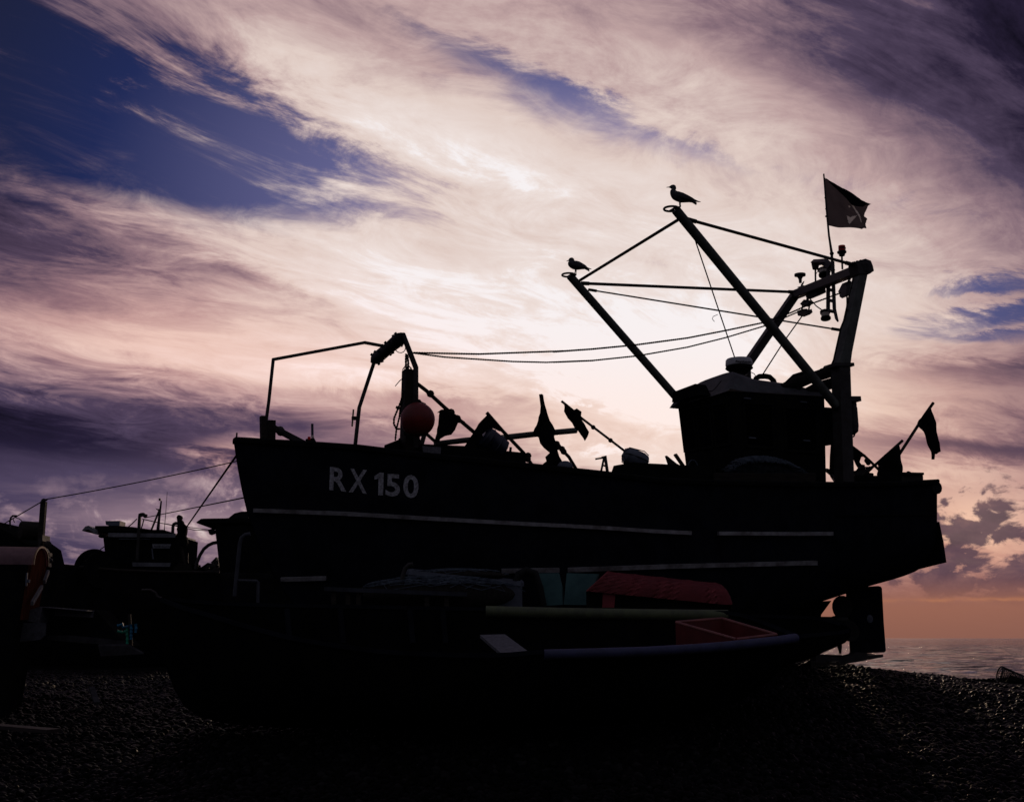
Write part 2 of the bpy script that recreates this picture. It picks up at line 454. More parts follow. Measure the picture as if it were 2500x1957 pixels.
def rope(bm, pts, r, pitch=.035, seg=6):
    """laid rope: a lumpy tube along the points"""
    out = []; rs = []
    for p, q in zip(pts, pts[1:]):
        p, q = Vector(p), Vector(q); k = max(2, int((q - p).length / (pitch / 2)))
        for i in range(k): out.append(p.lerp(q, i / k)); rs.append(r * (1.2 if len(out) % 2 else .82))
    out.append(Vector(pts[-1])); rs.append(r)
    tube(bm, out, rs, seg)
def cloth(poly3, nrm, amp=.02, jag=0.0, cuts=3, seed=0, th=.004, freq=4.0):
    """flag cloth: outline in 3D, torn edge, filled, rippled along nrm, given a thickness"""
    rnd = random.Random(seed); bm = bmesh.new(); nrm = Vector(nrm).normalized(); pts = []
    n = len(poly3)
    for i in range(n):
        p, q = Vector(poly3[i]), Vector(poly3[(i + 1) % n]); k = max(1, int((q - p).length / .05))
        for j in range(k):
            c = p.lerp(q, j / k)
            if jag and j: c += Vector((rnd.uniform(-1, 1), 0, rnd.uniform(-1, 1))) * jag
            pts.append(c)
    vs_ = [bm.verts.new(p) for p in pts]
    es = [bm.edges.new((vs_[i], vs_[(i + 1) % len(vs_)])) for i in range(len(vs_))]
    bmesh.ops.triangle_fill(bm, edges=es, use_beauty=True)
    bmesh.ops.subdivide_edges(bm, edges=bm.edges[:], cuts=cuts, use_grid_fill=True)
    for v in bm.verts:
        v.co += nrm * (mnoise.noise(v.co * freq + Vector((seed * 3.1, 0, 0))) * amp * 2 + math.sin(v.co.x * freq * 4 + v.co.z * freq * 1.5) * amp * .5)
    r_ = bmesh.ops.extrude_face_region(bm, geom=bm.faces[:])
    bmesh.ops.translate(bm, verts=[g for g in r_['geom'] if isinstance(g, bmesh.types.BMVert)], vec=nrm * th)
    return bm
def gull_mesh(body, head, neck, legs, wing, tail, at_, right):
    """a standing gull grown from side-view sections, fused into one continuous surface"""
    scale = 1.0; up = Vector((0, 0, 1)); right = Vector(right).normalized(); dep = right.cross(up).normalized()
    P = lambda x, z, d=0: Vector(at_) + (right * x + up * z + dep * d)
    bm = bmesh.new()
    for st_ in (body, head):
        loft(bm, [[P(x, z + math.sin(k * math.pi / 8) * hh, math.cos(k * math.pi / 8) * hw) for k in range(16)] for x, z, hh, hw in st_], True, True)
    tube(bm, [P(x, z) for x, z, r in neck], [r for x, z, r in neck], 14)
    for sgn in (-1, 1):
        rows = []
        for (x, z, hh, hw, off) in wing:
            rows.append([P(x, z + math.sin(k * math.pi / 5) * hh, sgn * off + math.cos(k * math.pi / 5) * hw) for k in range(10)])
        loft(bm, rows, True, True)
        lg = legs[0 if sgn < 0 else 1]
        tube(bm, [P(x, z, sgn * d) for x, z, d in lg], [.011, .0075] + [.009] * (len(lg) - 2), 6)
        fx, fz, fd = lg[-1]
        slab(bm, [P(fx + .005, fz - .004, sgn * fd), P(fx - .07, fz - .004, sgn * fd - .03), P(fx - .085, fz - .004, sgn * fd), P(fx - .07, fz - .004, sgn * fd + .03)], up * .018 * scale)
    rows = [[P(x, z + (1 if k < 2 else -1) * .012, (-hw, hw, hw, -hw)[k]) for k in range(4)] for x, z, hw in tail]
    loft(bm, rows, True, True)
    bmesh.ops.recalc_face_normals(bm, faces=bm.faces)
    me = bpy.data.meshes.new('tmp'); bm.to_mesh(me); bm.free()
    o = bpy.data.objects.new('tmp', me); COL.objects.link(o)
    rm = o.modifiers.new('r', 'REMESH'); rm.mode = 'VOXEL'; rm.voxel_size = .0036
    sm = o.modifiers.new('s', 'SMOOTH'); sm.iterations = 2; sm.factor = .4
    ev = o.evaluated_get(bpy.context.evaluated_depsgraph_get()); b2 = bmesh.new(); b2.from_mesh(ev.to_mesh())
    bpy.data.objects.remove(o)
    return b2
# ------------------------------------------------------------------ main boat frame: u to the bow, v to the near (port) side, z up
TH = R(24)
AU = Vector((-math.cos(TH), -math.sin(TH), 0)); NV_ = Vector((math.sin(TH), -math.cos(TH), 0)); ZU = Vector((0, 0, 1))
BO = at(2288, 1173, 18.0) - NV_ * 1.4; BO.z = 0
LB = 10.38
def bw(u, v, z): return BO + AU * u + NV_ * v + ZU * z
def inb(p): d = Vector(p) - BO; return d.dot(AU), d.dot(NV_), d.z
def pl(px, py, nrm, val):
    r = ray(px, py); t = (val + BO.dot(nrm) - CAM.dot(nrm)) / r.dot(nrm); return CAM + r * t
def bv(px, py, v): return pl(px, py, NV_, v)
def bu(px, py, u): return pl(px, py, AU, u)
def bvs(pts, v): return [bv(p[0], p[1], v) for p in pts]
GUN = [(573, 1071), (606, 1072), (632, 1075), (715, 1079), (870, 1089), (938, 1097), (1024, 1108), (1169, 1121), (1300, 1136), (1408, 1146), (1500, 1157), (1600, 1169), (1740, 1175), (2020, 1180), (2200, 1178), (2288, 1173)]
BG = [(0, 1.4), (1, 1.6), (2.5, 1.76), (4.5, 1.82), (6, 1.76), (7.2, 1.55), (8.3, 1.2), (9.2, .78), (9.9, .36), (10.38, .05)]
WK = [(0, 2.16), (.6, 2.02), (1.2, 1.86), (1.9, 1.66), (2.5, 1.42), (3.2, 1.15), (4.0, .97), (6, .93), (9, .98), (10.38, 1.15)]
_wg = {}
def wg(u):
    if u not in _wg:
        w = 3.4
        for _ in range(8):
            px, py = proj(bw(u, spline(BG, u), w)); tgt = interp(GUN, px)
            d = (bw(u, spline(BG, u), w) - CAM); w += (py - tgt) / F * d.y * .95
        _wg[u] = w
    return _wg[u]
def hullp(u, s, sgn=1, out=0.0):
    g, k, b = wg(u), spline(WK, u), spline(BG, u)
    f = u / LB; bowness = max(0, (f - .55) / .45)
    p = 2.6 + (1 - f) ** 2 * 5 - bowness * 1.2; q = 1.9 - bowness * .8
    half = b * max(0.0, 1 - s ** p) ** (1 / q)
    if f < .35: half = half * (1 - .10 * s)
    half = max(half, .045 if u > 1.9 else .3) * (1 if s else 1)
    w = g + (k - g) * s
    du = -(f ** 6) * .19 * (g - w) - (f ** 8) * .9 * s ** 3
    return bw(u + du, sgn * (half + out), w)
boat = thing('fishing_boat', 'large dark fishing boat lettered RX 150 on its bow, standing on the shingle', 'boat', bw(5, 0, .95))
US = [0, .15, .3, .6, .9, 1.2, 1.6, 1.95, 2.3, 2.7, 3.2, 3.8, 4.5, 5.2, 6, 6.8, 7.5, 8.1, 8.6, 9.0, 9.4, 9.7, 9.95, 10.2, 10.38]
SS = [0, .08, .16, .25, .35, .45, .55, .65, .74, .82, .88, .93, .97, 1.0]
bm = bm_new(); rows = []
for u in US:
    near = [hullp(u, s) for s in SS]; far = [hullp(u, s, -1) for s in SS]
    dk = wg(u) - .42; bi = max(.02, spline(BG, u) - .07)
    inn = [bw(u - (u / LB) ** 6 * .06, bi, wg(u)), bw(u - (u / LB) ** 6 * .1, bi, dk), bw(u - (u / LB) ** 6 * .1, -bi, dk), bw(u - (u / LB) ** 6 * .06, -bi, wg(u))]
    rows.append(near + far[::-1] + inn[::-1])
loft(bm, rows, True, True)
bmesh.ops.remove_doubles(bm, verts=bm.verts, dist=.0005)
HB = bm.copy()
from mathutils.bvhtree import BVHTree
HBVH = BVHTree.FromBMesh(HB)
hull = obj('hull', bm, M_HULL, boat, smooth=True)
def hit(px, py, bvh=HBVH, off=0.0):
    r = ray(px, py).normalized(); p, n, i, d = bvh.ray_cast(CAM, r)
    if p is None: return None
    if n.dot(r) > 0: n = -n
    return p + n * off, n
def strip(bm, poly, px_h, out=.03, step=18, hgt=None):
    """rectangular moulding laid along the hull under a pixel line"""
    x = poly[0][0]; sec = []
    while True:
        y = interp(poly, x); a = hit(x, y - px_h / 2); b = hit(x, y + px_h / 2)
        if a and b:
            n = (a[1] + b[1]).normalized()
            sec.append([a[0] - n * .02, b[0] - n * .02, b[0] + n * out, a[0] + n * out])
        if x >= poly[-1][0]: break
        x = min(x + step, poly[-1][0])
    loft(bm, sec, True, True)
S1 = Z1((172, 1127), (700, 1146), (1200, 1175), (1730, 1205), (2182, 1228)) + Z3((0, 1272), (240, 1283))
S2 = Z3((430, 1286), (900, 1288), (1220, 1286))
S3 = Z6((190, 108), (550, 103)); S3b = Z6((604, 102), (1200, 82), (2160, 58))
S4 = Z1((242, 1537), (600, 1527))
for poly, hpx, o_ in ((S1, 9, .05), (S2, 9, .05), (S3, 10, .04), (S3b, 10, .04), (S4, 9, .04)):
    bm = bm_new(); strip(bm, poly, hpx, o_); obj('rubbing_strip', bm, M_STRIP, boat)
# a thin planking seam high on the stern quarter
bm = bm_new(); strip(bm, Z3((1250, 1163), (1700, 1158), (1945, 1156)), 3, .012); obj('plank_seam', bm, M_HULL2, boat)
# gunwale capping
bm = bm_new()
for sg in (1, -1):
    rows = []
    for u in US:
        b = spline(BG, u); c = bw(u, sg * b, wg(u)); o = NV_ * sg
        rows.append([c - o * .10 - ZU * .02, c + o * .045 - ZU * .045, c + o * .055 + ZU * .0, c + o * .03 + ZU * .022, c - o * .10 + ZU * .022])
    loft(bm, rows, True, True)
obj('gunwale', bm, M_HULL2, boat, smooth=True)
# rounded fender across the transom top, rubber doubling below
bm = bm_new()
tube(bm, [bw(.04, v, wg(0) - .11) for v in (-1.42, -.7, 0, .7, 1.43)], [.09, .11, .11, .11, .10], 12)
obj('transom_fender', bm, M_BLACK, boat, smooth=True)
bm = bm_new(); loft(bm, [[bw(-.005, v, z), bw(-.06, v, z - .3), bw(-.09, v, zb), bw(-.005, v, zb)] for v, z, zb in ((-1.30, 2.98, 2.36), (0, 2.98, 2.2), (1.38, 2.98, 2.37))], True, True)
obj('transom_doubling', bm, M_HULL2, boat)
# writing on the bow
def text_bm(body, bold=.0, align='LEFT', res=4):
    cu = bpy.data.curves.new('t', 'FONT'); cu.body = body; cu.size = 1; cu.resolution_u = res; cu.offset = bold; cu.fill_mode = 'FRONT'; cu.align_x = align
    o = bpy.data.objects.new('t', cu); COL.objects.link(o)
    ev = o.evaluated_get(bpy.context.evaluated_depsgraph_get()); b = bmesh.new(); b.from_mesh(ev.to_mesh())
    bpy.data.objects.remove(o); bpy.data.curves.remove(cu); return b
def lay_text(body, quad, fn, bold=.03, cut=.06, widths=None):
    """put glyphs on a surface: fn(px, py) -> point; quad = pixel corners TL, TR, BR, BL"""
    b = text_bm(body, bold)
    xs = [v.co.x for v in b.verts]; ys = [v.co.y for v in b.verts]; x0, x1, y0, y1 = min(xs), max(xs), min(ys), max(ys)
    k = x0 + cut
    while k < x1:
        bmesh.ops.bisect_plane(b, geom=b.verts[:] + b.edges[:] + b.faces[:], plane_co=(k, 0, 0), plane_no=(1, 0, 0)); k += cut
    tl, tr, br, bl = [Vector((p[0], p[1])) for p in quad]
    for v in b.verts:
        a = (v.co.x - x0) / (x1 - x0); c = (v.co.y - y0) / (y1 - y0)
        q = bl.lerp(br, a).lerp(tl.lerp(tr, a), c); v.co = fn(q.x, q.y)
    return b
for body, q in (('R', ((621, 870), (722, 880), (718, 1018), (616, 1008))), ('X', ((738, 880), (842, 890), (838, 1030), (732, 1020))), 
                ('5', ((952, 910), (1036, 917), (1034, 1050), (948, 1042))), ('0', ((1056, 914), (1146, 924), (1142, 1060), (1052, 1050)))):
    b = lay_text(body, Z1(*q), lambda x, y: hit(x, y, off=.008)[0], bold=.022)
    obj('painted_number' if body in '150' else 'painted_letter', b, M_LETTER, boat)
bm = bm_new(); slab(bm, [hit(x, y, off=.010)[0] for x, y in Z1((884, 946), (884, 926), (914, 905), (938, 906), (934, 1040), (906, 1038), (908, 940))], NV_ * .008); obj('painted_number', bm, M_LETTER, boat)
# keel, heel bar, rudder, propeller
bm = bm_new()
slab(bm, [bw(9.2, 0, 1.2), bw(9.3, 0, .93), bw(8.8, 0, .80), bw(3.0, 0, .78)] + bvs([(1975, 1608), (1990, 1560), (1997, 1500), (2022, 1466)], 0) + [bw(2.6, 0, 1.62), bw(3.3, 0, 1.4)], NV_ * .16)
obj('keel', bm, M_HULL2, boat)
bm = bm_new(); slab(bm, bvs(Z7((380, 690), (490, 716), (640, 700), (650, 678), (730, 682), (736, 698), (840, 694), (841, 712), (660, 746), (530, 766), (380, 770)), 0), NV_ * .14)
obj('heel_bar', bm, M_STEEL, boat)
bm = bm_new(); slab(bm, bvs(Z7((612, 250), (700, 232), (820, 224), (838, 228), (846, 240), (858, 470), (873, 668), (862, 680), (740, 686), (642, 692), (638, 540), (622, 300)), 0), NV_ * .06)
rud = obj('rudder', bm, M_HULL, boat, bevel=.01)
bm = bm_new(); lathe(bm, bv(*Z7((768, 450))[0], .03), NV_, [(.062, 0), (.062, .012), (.03, .018), (.03, .02)], 20); obj('anode', bm, M_GREY, rud)
prop = bm_new()
hub = bv(*Z7((570, 455))[0], .05)
lathe(prop, hub - AU * .14, AU, [(.02, 0), (.06, .04), (.07, .12), (.055, .28)], 14)
def blade(bm, c, ang, ln, wd):
    n = (NV_ * .8 + AU * .6).normalized(); r_ = (ZU * math.cos(ang) + AU * -math.sin(ang)); r_ = (r_ - n * r_.dot(n)).normalized(); s = n.cross(r_)
    pts = []
    for k in range(18):
        a = k * 2 * math.pi / 18; pts.append(c + r_ * (ln * .52 + math.cos(a) * ln * .52) + s * math.sin(a) * wd * (1 + .12 * math.cos(a)))
    slab(bm, pts, n * .018)
blade(prop, hub, R(12), .36, .155); blade(prop, hub, R(-118), .27, .13); blade(prop, hub, R(140), .36, .15)
obj('propeller', prop, M_STEEL, boat, smooth=True)
bm = bm_new(); tube(bm, [hub, hub + AU * 1.3], .045, 10); obj('propeller_shaft', bm, M_STEEL, boat, smooth=True)

# ------------------------------------------------------------------ bow frame
bm = bm_new()
fw = bvs(Z1((232, 640), (262, 450), (285, 235)), 0.0); 
path_bar(bm, bvs(Z1((226, 715), (258, 480), (284, 236), (825, 136), (955, 160)), 0.0), .037, side=NV_)
obj('bow_rail', bm, M_STEEL, boat)
bm = bm_new(); bar(bm, bv(*Z1((265, 722))[0], 0), bv(*Z1((267, 601))[0], 0), .19, .10, side=NV_)
u0 = inb(bv(*Z1((256, 640))[0], 0))[0]
bar(bm, bv(*Z1((226, 722))[0], 0.14), bv(*Z1((223, 572))[0], 0.14), .10, .07, side=NV_); obj('samson_post', bm, M_WOOD, boat)
bm = bm_new(); tube(bm, bvs(ZQ((135, 1330), (142, 1212)), 0), .011, 8); obj('stem_pin', bm, M_STEEL, boat)
bm = bm_new(); bar(bm, bv(*ZQ((840, 1120))[0], .05), bv(*ZQ((1420, 1420))[0], .05), .07, side=NV_)
for p in ((960, 1170), (975, 1190)): ball(bm, bv(*ZQ(p)[0], .05), .06, 10)
obj('bow_stay', bm, M_STEEL, boat)
RV = .78
roller0, roller1 = bv(*Z1((888, 235))[0], -RV), bv(*Z1((1040, 108))[0], RV)
bm = bm_new(); ax = roller1 - roller0
lathe(bm, roller0 + ax * .02, ax, [(.04, 0), (.08, .02), (.09, .08), (.082, ax.length * .5), (.09, ax.length * .9), (.08, ax.length * .95), (.04, ax.length * .97)], 16)
for k in (.06, .2, .4, .62, .82, .94):
    c = roller0 + ax * k; a, b = frame(ax)
    for j in range(5):
        q = a * math.cos(j * 1.26 + k * 9) + b * math.sin(j * 1.26 + k * 9); bar(bm, c + q * .07, c + q * .105, .03)
obj('net_roller', bm, M_BLACK, boat, smooth=True)
bm = bm_new()
path_bar(bm, bvs(Z1((1128, 760), (1128, 285), (1050, 84)), RV), .062, .05, side=NV_)
path_bar(bm, bvs(Z1((768, 752), (793, 520), (885, 240)), -RV), .045, side=NV_)
bar(bm, bv(*Z1((1050, 90))[0], RV), bv(*Z1((872, 238))[0], -RV), .06)
obj('roller_frame', bm, M_STEEL, boat)
bm = bm_new(); bar(bm, bv(*Z1((751, 632))[0], -RV), bv(*Z1((759, 532))[0], -RV), .022); bar(bm, bv(*Z1((750, 583))[0], -RV), bv(*Z1((785, 584))[0], -RV), .05)
obj('frame_hook', bm, M_STEEL, boat)
bm = bm_new()
bar(bm, bv(*ZM((175, 1640))[0], .6), bv(*ZM((205, 625))[0], .6), .165, .17, side=NV_)
bar(bm, bv(*ZM((200, 1640))[0], .6), bv(*ZM((195, 1440))[0], .6), .28, .2, side=NV_)
for p in ((150, 665), (272, 830), (278, 920)): ball(bm, bv(*ZM(p)[0], .62), .025, 8)
obj('bow_mast', bm, M_WOOD, boat)
bm = bm_new()
for (x, y, r_) in ((150, 620, .038), (172, 600, .045), (195, 610, .035), (85, 340, .075)):
    c = bv(*ZM((x, y))[0], .62); tube(bm, [c + (AU * math.cos(k * .45) + ZU * math.sin(k * .45)) * r_ for k in range(15)], .006, 5)
for q in (((158, 420), (155, 500), (160, 640)), ((172, 430), (185, 520), (185, 610))): rope(bm, bvs(ZM(*q), .66), .014)
rope(bm, bvs(ZM((130, 870), (95, 1000), (55, 1100), (10, 1210), (8, 1280), (40, 1340), (80, 1340)), .7), .013)
rope(bm, bvs(ZM((125, 880), (110, 1000), (85, 1100), (75, 1200), (40, 1340), (25, 1480)), .66), .012)
tube(bm, bvs(ZM((135, 705), (80, 750), (25, 815)), .62), .006, 5)
bar(bm, bv(*ZM((35, 1072))[0], .68), bv(*ZM((90, 1090))[0], .68), .03)
obj('mast_ropes', bm, M_ROPE, boat)
bm = bm_new(); bar(bm, bv(*ZM((345, 1540))[0], .5), bv(*ZM((390, 1380))[0], .5), .05); bar(bm, bv(*ZM((400, 1395))[0], .5), bv(*ZM((520, 1500))[0], .5), .035)
bar(bm, bv(*ZM((290, 1440))[0], .5), bv(*ZM((330, 1560))[0], .5), .05)
obj('mast_strut', bm, M_STEEL, boat)
# low foredeck lockers behind the bow mast
bm = bm_new(); box8(bm, [bv(*Z1(p)[0], v) for p, v in (((935, 800), .8), ((1030, 800), .8), ((1030, 800), .1), ((935, 800), .1), ((942, 742), .8), ((1030, 708), .8), ((1030, 712), .1), ((942, 742), .1))])
box8(bm, [bv(*ZD(p)[0], v) for p, v in (((290, 1060), .9), ((730, 1060), .9), ((730, 1060), -.2), ((290, 1060), -.2), ((300, 935), .9), ((730, 945), .9), ((730, 945), -.2), ((300, 925), -.2))])
box8(bm, [bv(*ZD(p)[0], v) for p, v in (((720, 1120), .9), ((1325, 1140), .9), ((1325, 1140), -.2), ((720, 1120), -.2), ((730, 950), .9), ((1322, 1012), .9), ((1322, 1015), -.2), ((730, 945), -.2))])
obj('deck_locker', bm, M_CABIN, boat)
bm = bm_new(); slab(bm, bvs(ZD((320, 945), (500, 958), (495, 1035), (330, 1015)), .93), NV_ * .02); obj('locker_panel', bm, M_GREYWOOD, boat)
bm = bm_new(); bar(bm, bv(*ZD((1172, 1010))[0], .5), bv(*ZD((1178, 958))[0], .5), .035); obj('cleat_post', bm, M_STEEL, boat)
# low hatch forward of the wheelhouse
bm = bm_new(); box8(bm, [bv(*Z3(p)[0], v) for p, v in (((-320, 900), 1.3), ((430, 930), 1.3), ((430, 930), -.6), ((-320, 900), -.6), ((-290, 815), 1.3), ((-150, 790), 1.3), ((-150, 792), -.6), ((-290, 815), -.6))])
box8(bm, [bv(*Z3(p)[0], v) for p, v in (((-160, 910), 1.28), ((430, 930), 1.28), ((430, 930), -.6), ((-160, 910), -.6), ((-150, 793), 1.28), ((420, 822), 1.28), ((420, 824), -.6), ((-150, 795), -.6))])
obj('fish_hatch', bm, M_CABIN, boat)

# ------------------------------------------------------------------ wheelhouse
WV = 1.0
nft = bv(*Z3((520, 296))[0], WV); nrt = bv(*Z3((1178, 336))[0], WV); nfb = bv(*Z3((575, 940))[0], WV); nrb = bv(*Z3((1186, 945))[0], WV)
uft, urt, ufb, urb = (inb(p)[0] for p in (nft, nrt, nfb, nrb))
fft = bu(*Z3((152, 352))[0], uft); ffb = bu(*Z3((240, 900))[0], ufb)
vft, vfb = inb(fft)[1], inb(ffb)[1]
print('WHEELHOUSE u', uft, urt, ufb, urb, 'far v', vft, vfb, 'z', nft.z, fft.z, nrt.z, nfb.z)
dz = nfb.z - .25
cab = [bw(ufb, WV, dz), bw(ufb, vfb, dz), bw(urb, vfb, dz), bw(urb, WV, dz), nft, fft, bw(urt, vft, fft.z + nrt.z - nft.z), nrt]
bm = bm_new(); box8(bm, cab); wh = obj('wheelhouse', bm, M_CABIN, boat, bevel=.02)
def on_quad(c0, c1, c2, c3, a, b): return c0.lerp(c1, a).lerp(c3.lerp(c2, a), b)
def window(c, a0, a1, b0, b1, nrm, name='window'):
    q = [on_quad(*c, a, b) for a, b in ((a0, b0), (a1, b0), (a1, b1), (a0, b1))]
    bm = bm_new(); slab(bm, [p + nrm * .006 for p in q], nrm * .012); w_ = obj(name, bm, M_GLASS, wh)
    bm = bm_new()
    for i in range(4):
        p0, p1 = q[i], q[(i + 1) % 4]; d = (p1 - p0).normalized() * .02
        bar(bm, p0 + nrm * .014 - d, p1 + nrm * .014 + d, .04, .022, up=nrm)
    obj('window_frame', bm, M_CABIN, w_)
side = (cab[0], cab[3], cab[7], cab[4]); front = (cab[0], cab[1], cab[5], cab[4]); back = (cab[3], cab[2], cab[6], cab[7])
window(side, .12, .42, .50, .90, NV_); window(side, .55, .9, .48, .88, NV_)
for a in (.06, .38, .70): window(front, a, a + .26, .52, .90, AU)
bm = bm_new(); q = [on_quad(*back, a, b) for a, b in ((.3, .02), (.7, .02), (.7, .85), (.3, .85))]; slab(bm, [p - AU * .012 for p in q], AU * .03); obj('cabin_door', bm, M_WOOD, wh)
for p in ((640, 347), (1030, 373), (675, 622), (1052, 641)):  # small grey bars stand in for gleams at window tops and bottoms
    bm = bm_new(); c = bv(*Z3(p)[0], WV + .03); box(bm, c, AU * .06, NV_ * .008, ZU * .009); obj('window_gleam', bm, M_GREY, wh)
# roof: a crowned deck with sloping edges, running down to the back
tnf, tnr = bv(*Z3((541, 207))[0], .78), bv(*Z3((1165, 322))[0], .78)
tm = bv(*Z3((690, 234))[0], .78)
utf, utr, utm = inb(tnf)[0], inb(tnr)[0], inb(tm)[0]
bm = bm_new(); rows = []
for u, z, e in ((uft + .06, nft.z - .01, 0), (uft + .02, nft.z + .03, .0), (utf, tnf.z, 1), (utm, tm.z, 1), ((utm + utr) / 2, (tm.z + tnr.z) / 2 + .03, 1), (utr, tnr.z, 1), (urt - .05, nrt.z, 0)):
    r_ = []
    for k in range(13):
        a = k / 12; v = (WV + .03) + (vft - .03 - WV - .03) * a
        crown = 1 - (2 * abs(a - .5)) ** 4
        f_ = (u - urt) / (uft - urt); eave = nrt.z + (nft.z - nrt.z) * f_
        r_.append(bw(u, v, max(eave - .01, eave + (z - eave) * min(1.0, (1 - abs(2 * a - 1)) / .22) + (.12 if u > utm else .05) * crown * e) if e else z + .0))
    rows.append(r_)
loft(bm, rows)
bmesh.ops.solidify(bm, geom=bm.faces[:], thickness=.03)
obj('cabin_roof', bm, M_ROOF, boat, smooth=True)
bm = bm_new(); slab(bm, [bu(*Z3(p)[0], uft + .12) for p in ((150, 378), (156, 308), (312, 250), (322, 262), (352, 326))], AU * .18); obj('roof_visor', bm, M_CABIN, boat)
bm = bm_new(); slab(bm, [bu(*Z3(p)[0], uft + .10) for p in ((128, 418), (160, 372), (213, 365))], AU * .16); obj('visor_corner', bm, M_ROOF, boat)
tube_b = bm_new(); tube(tube_b, bvs(Z3((690, 240), (700, 210), (722, 196), (765, 194), (795, 200), (822, 225), (832, 256)), .35), .042, 10); obj('roof_handrail', tube_b, M_CABIN, boat, smooth=True)
bm = bm_new(); slab(bm, bvs(Z3((915, 246), (995, 168), (1005, 185), (1006, 214)), .1), NV_ * .3); obj('roof_ventilator', bm, M_CABIN, boat)
# radar scanner
rc = bv(*ZW((1630, 330))[0], .15); ppm = 2900 * 2182 / 220 / (rc.y)
def rh(py): return (330 - py) / ppm / 1.0 * 1.02
rr = lambda px: px / ppm
bm = bm_new(); lathe(bm, rc, ZU, [(rr(325), rh(335)), (rr(335), rh(310)), (rr(325), rh(190)), (rr(300), rh(160)), (rr(200), rh(142)), (.001, rh(136))], 32)
rad = obj('radar_scanner', bm, M_WHITE, boat, smooth=True)
bm = bm_new(); lathe(bm, rc, ZU, [(rr(120), rh(545)), (rr(190), rh(500)), (rr(265), rh(455)), (rr(340), rh(395)), (rr(338), rh(380)), (rr(318), rh(340)), (rr(310), rh(337))], 32); obj('scanner_base', bm, M_CABIN, rad, smooth=True)
bm = bm_new(); tube(bm, [bw(*inb(rc)[:2], rc.z + rh(545)), bw(*inb(rc)[:2], rc.z + rh(830))], .07, 12); bar(bm, bv(*ZW((1500, 740))[0], .15), bv(*ZW((1570, 560))[0], .15), .06); bar(bm, bv(*ZW((1850, 560))[0], .15), bv(*ZW((1740, 640))[0], .15), .05)
obj('scanner_pedestal', bm, M_STEEL, rad)
bm = bm_new(); tube(bm, bvs(ZW((1920, 480), (2000, 520), (2045, 600), (1975, 715)), .3), .006, 6); obj('scanner_cable', bm, M_ROPE, rad)
def on_cyl(px, py):
    r_ = ray(px, py); o = CAM - rc; a = r_.x ** 2 + r_.y ** 2; b = 2 * (o.x * r_.x + o.y * r_.y); c = o.x ** 2 + o.y ** 2 - (rr(332) + .004) ** 2
    t = (-b - math.sqrt(max(0, b * b - 4 * a * c))) / (2 * a); return CAM + r_ * t
b = lay_text('Raytheon', ZW((1550, 185), (1925, 200), (1925, 275), (1545, 262)), on_cyl, bold=.02, cut=.2); obj('scanner_lettering', b, M_BLACK, rad)
bm = bm_new(); tube(bm, bvs(ZW((800, 880), (900, 940), (980, 935), (1080, 840), (1200, 690)), WV + .1), .006, 6); obj('roof_cable', bm, M_ROPE, boat)

# ------------------------------------------------------------------ stern gantry and net booms
GV = 1.35
gnb, gnk, gnt = bv(*Z2((1515, 1665))[0], GV), bv(*Z2((1499, 1050))[0], GV), bv(*Z2((1608, 545))[0], GV)
gft, gfk = bv(*Z2((1262, 682))[0], -GV), bv(*Z2((1020, 1032))[0], -GV)
print('GANTRY', [tuple(round(x, 2) for x in inb(p)) for p in (gnb, gnk, gnt, gft, gfk)])
bm = bm_new()
bar(bm, gnb - ZU * .5, gnk, .20, .20, side=AU)
obj('gantry_post', bm, M_STEEL, boat)
bm = bm_new()
a_, b_ = bvs(Z2((1497, 1052), (1516, 985)), GV)
sec = lambda c, w, d: [c + AU * w / 2 + NV_ * d / 2, c - AU * w / 2 + NV_ * d / 2, c - AU * w / 2 - NV_ * d / 2, c + AU * w / 2 - NV_ * d / 2]
loft(bm, [sec(a_, .22, .2), sec(b_, .17, .17), sec(gnt, .15, .16)], True, True)
obj('gantry_leg', bm, M_STEEL2, boat)
bm = bm_new(); gfd = bw(inb(gfk)[0] + .1, -GV, 3.2); bar(bm, gft, gfk.lerp(gft, -.12), .135, side=NV_); bar(bm, gfk.lerp(gft, -.10), gfd, .17, side=NV_); obj('gantry_leg', bm, M_STEEL, boat)
bm = bm_new(); d = (gft - gnt).normalized(); bar(bm, gnt - d * .12, gft + d * .05, .145, .145)
obj('gantry_beam', bm, M_STEEL, boat, bevel=.015)
bm = bm_new(); slab(bm, bvs(ZC((1290, 620), (1300, 580), (1440, 540), (1535, 575), (1570, 665), (1588, 750), (1520, 800), (1330, 800)), GV), NV_ * .2)
for p in ((1300, 580), (1330, 575), (1370, 560), (1430, 545)): ball(bm, bv(*ZC(p)[0], GV + .05), .02, 8)
obj('gantry_joint', bm, M_STEEL, boat)
bm = bm_new(); bar(bm, bv(*ZP((778, 176))[0], GV), bv(*ZP((1030, 176))[0], GV), .05, .24, up=NV_); obj('post_collar', bm, M_STEEL, boat)
bm = bm_new(); bar(bm, bv(*ZP((1000, 617))[0], GV), bv(*ZP((1130, 617))[0], GV), .2, .075, side=NV_); bar(bm, bv(*ZP((1010, 680))[0], GV), bv(*ZP((1100, 680))[0], GV), .1, .06, side=NV_)
obj('post_bracket', bm, M_STEEL, boat)
bm = bm_new()
for y in (715, 740, 765): 
    c = bv(*ZP((1085, y))[0], GV); tube(bm, [c + (ZU * math.cos(k * .7) * .03 + (AU if y != 740 else NV_) * math.sin(k * .7) * .016) for k in range(10)], .007, 5)
lathe(bm, bv(*ZP((1085, 1030))[0], GV), ZU, [(.02, -.05), (.075, .0), (.085, .08), (.08, .35), (.05, .44), (.02, .47)], 12)
c = bv(*ZP((1070, 1062))[0], GV); tube(bm, [c + (ZU * math.sin(k * .6) + AU * math.cos(k * .6)) * .045 for k in range(11)], .012, 6)
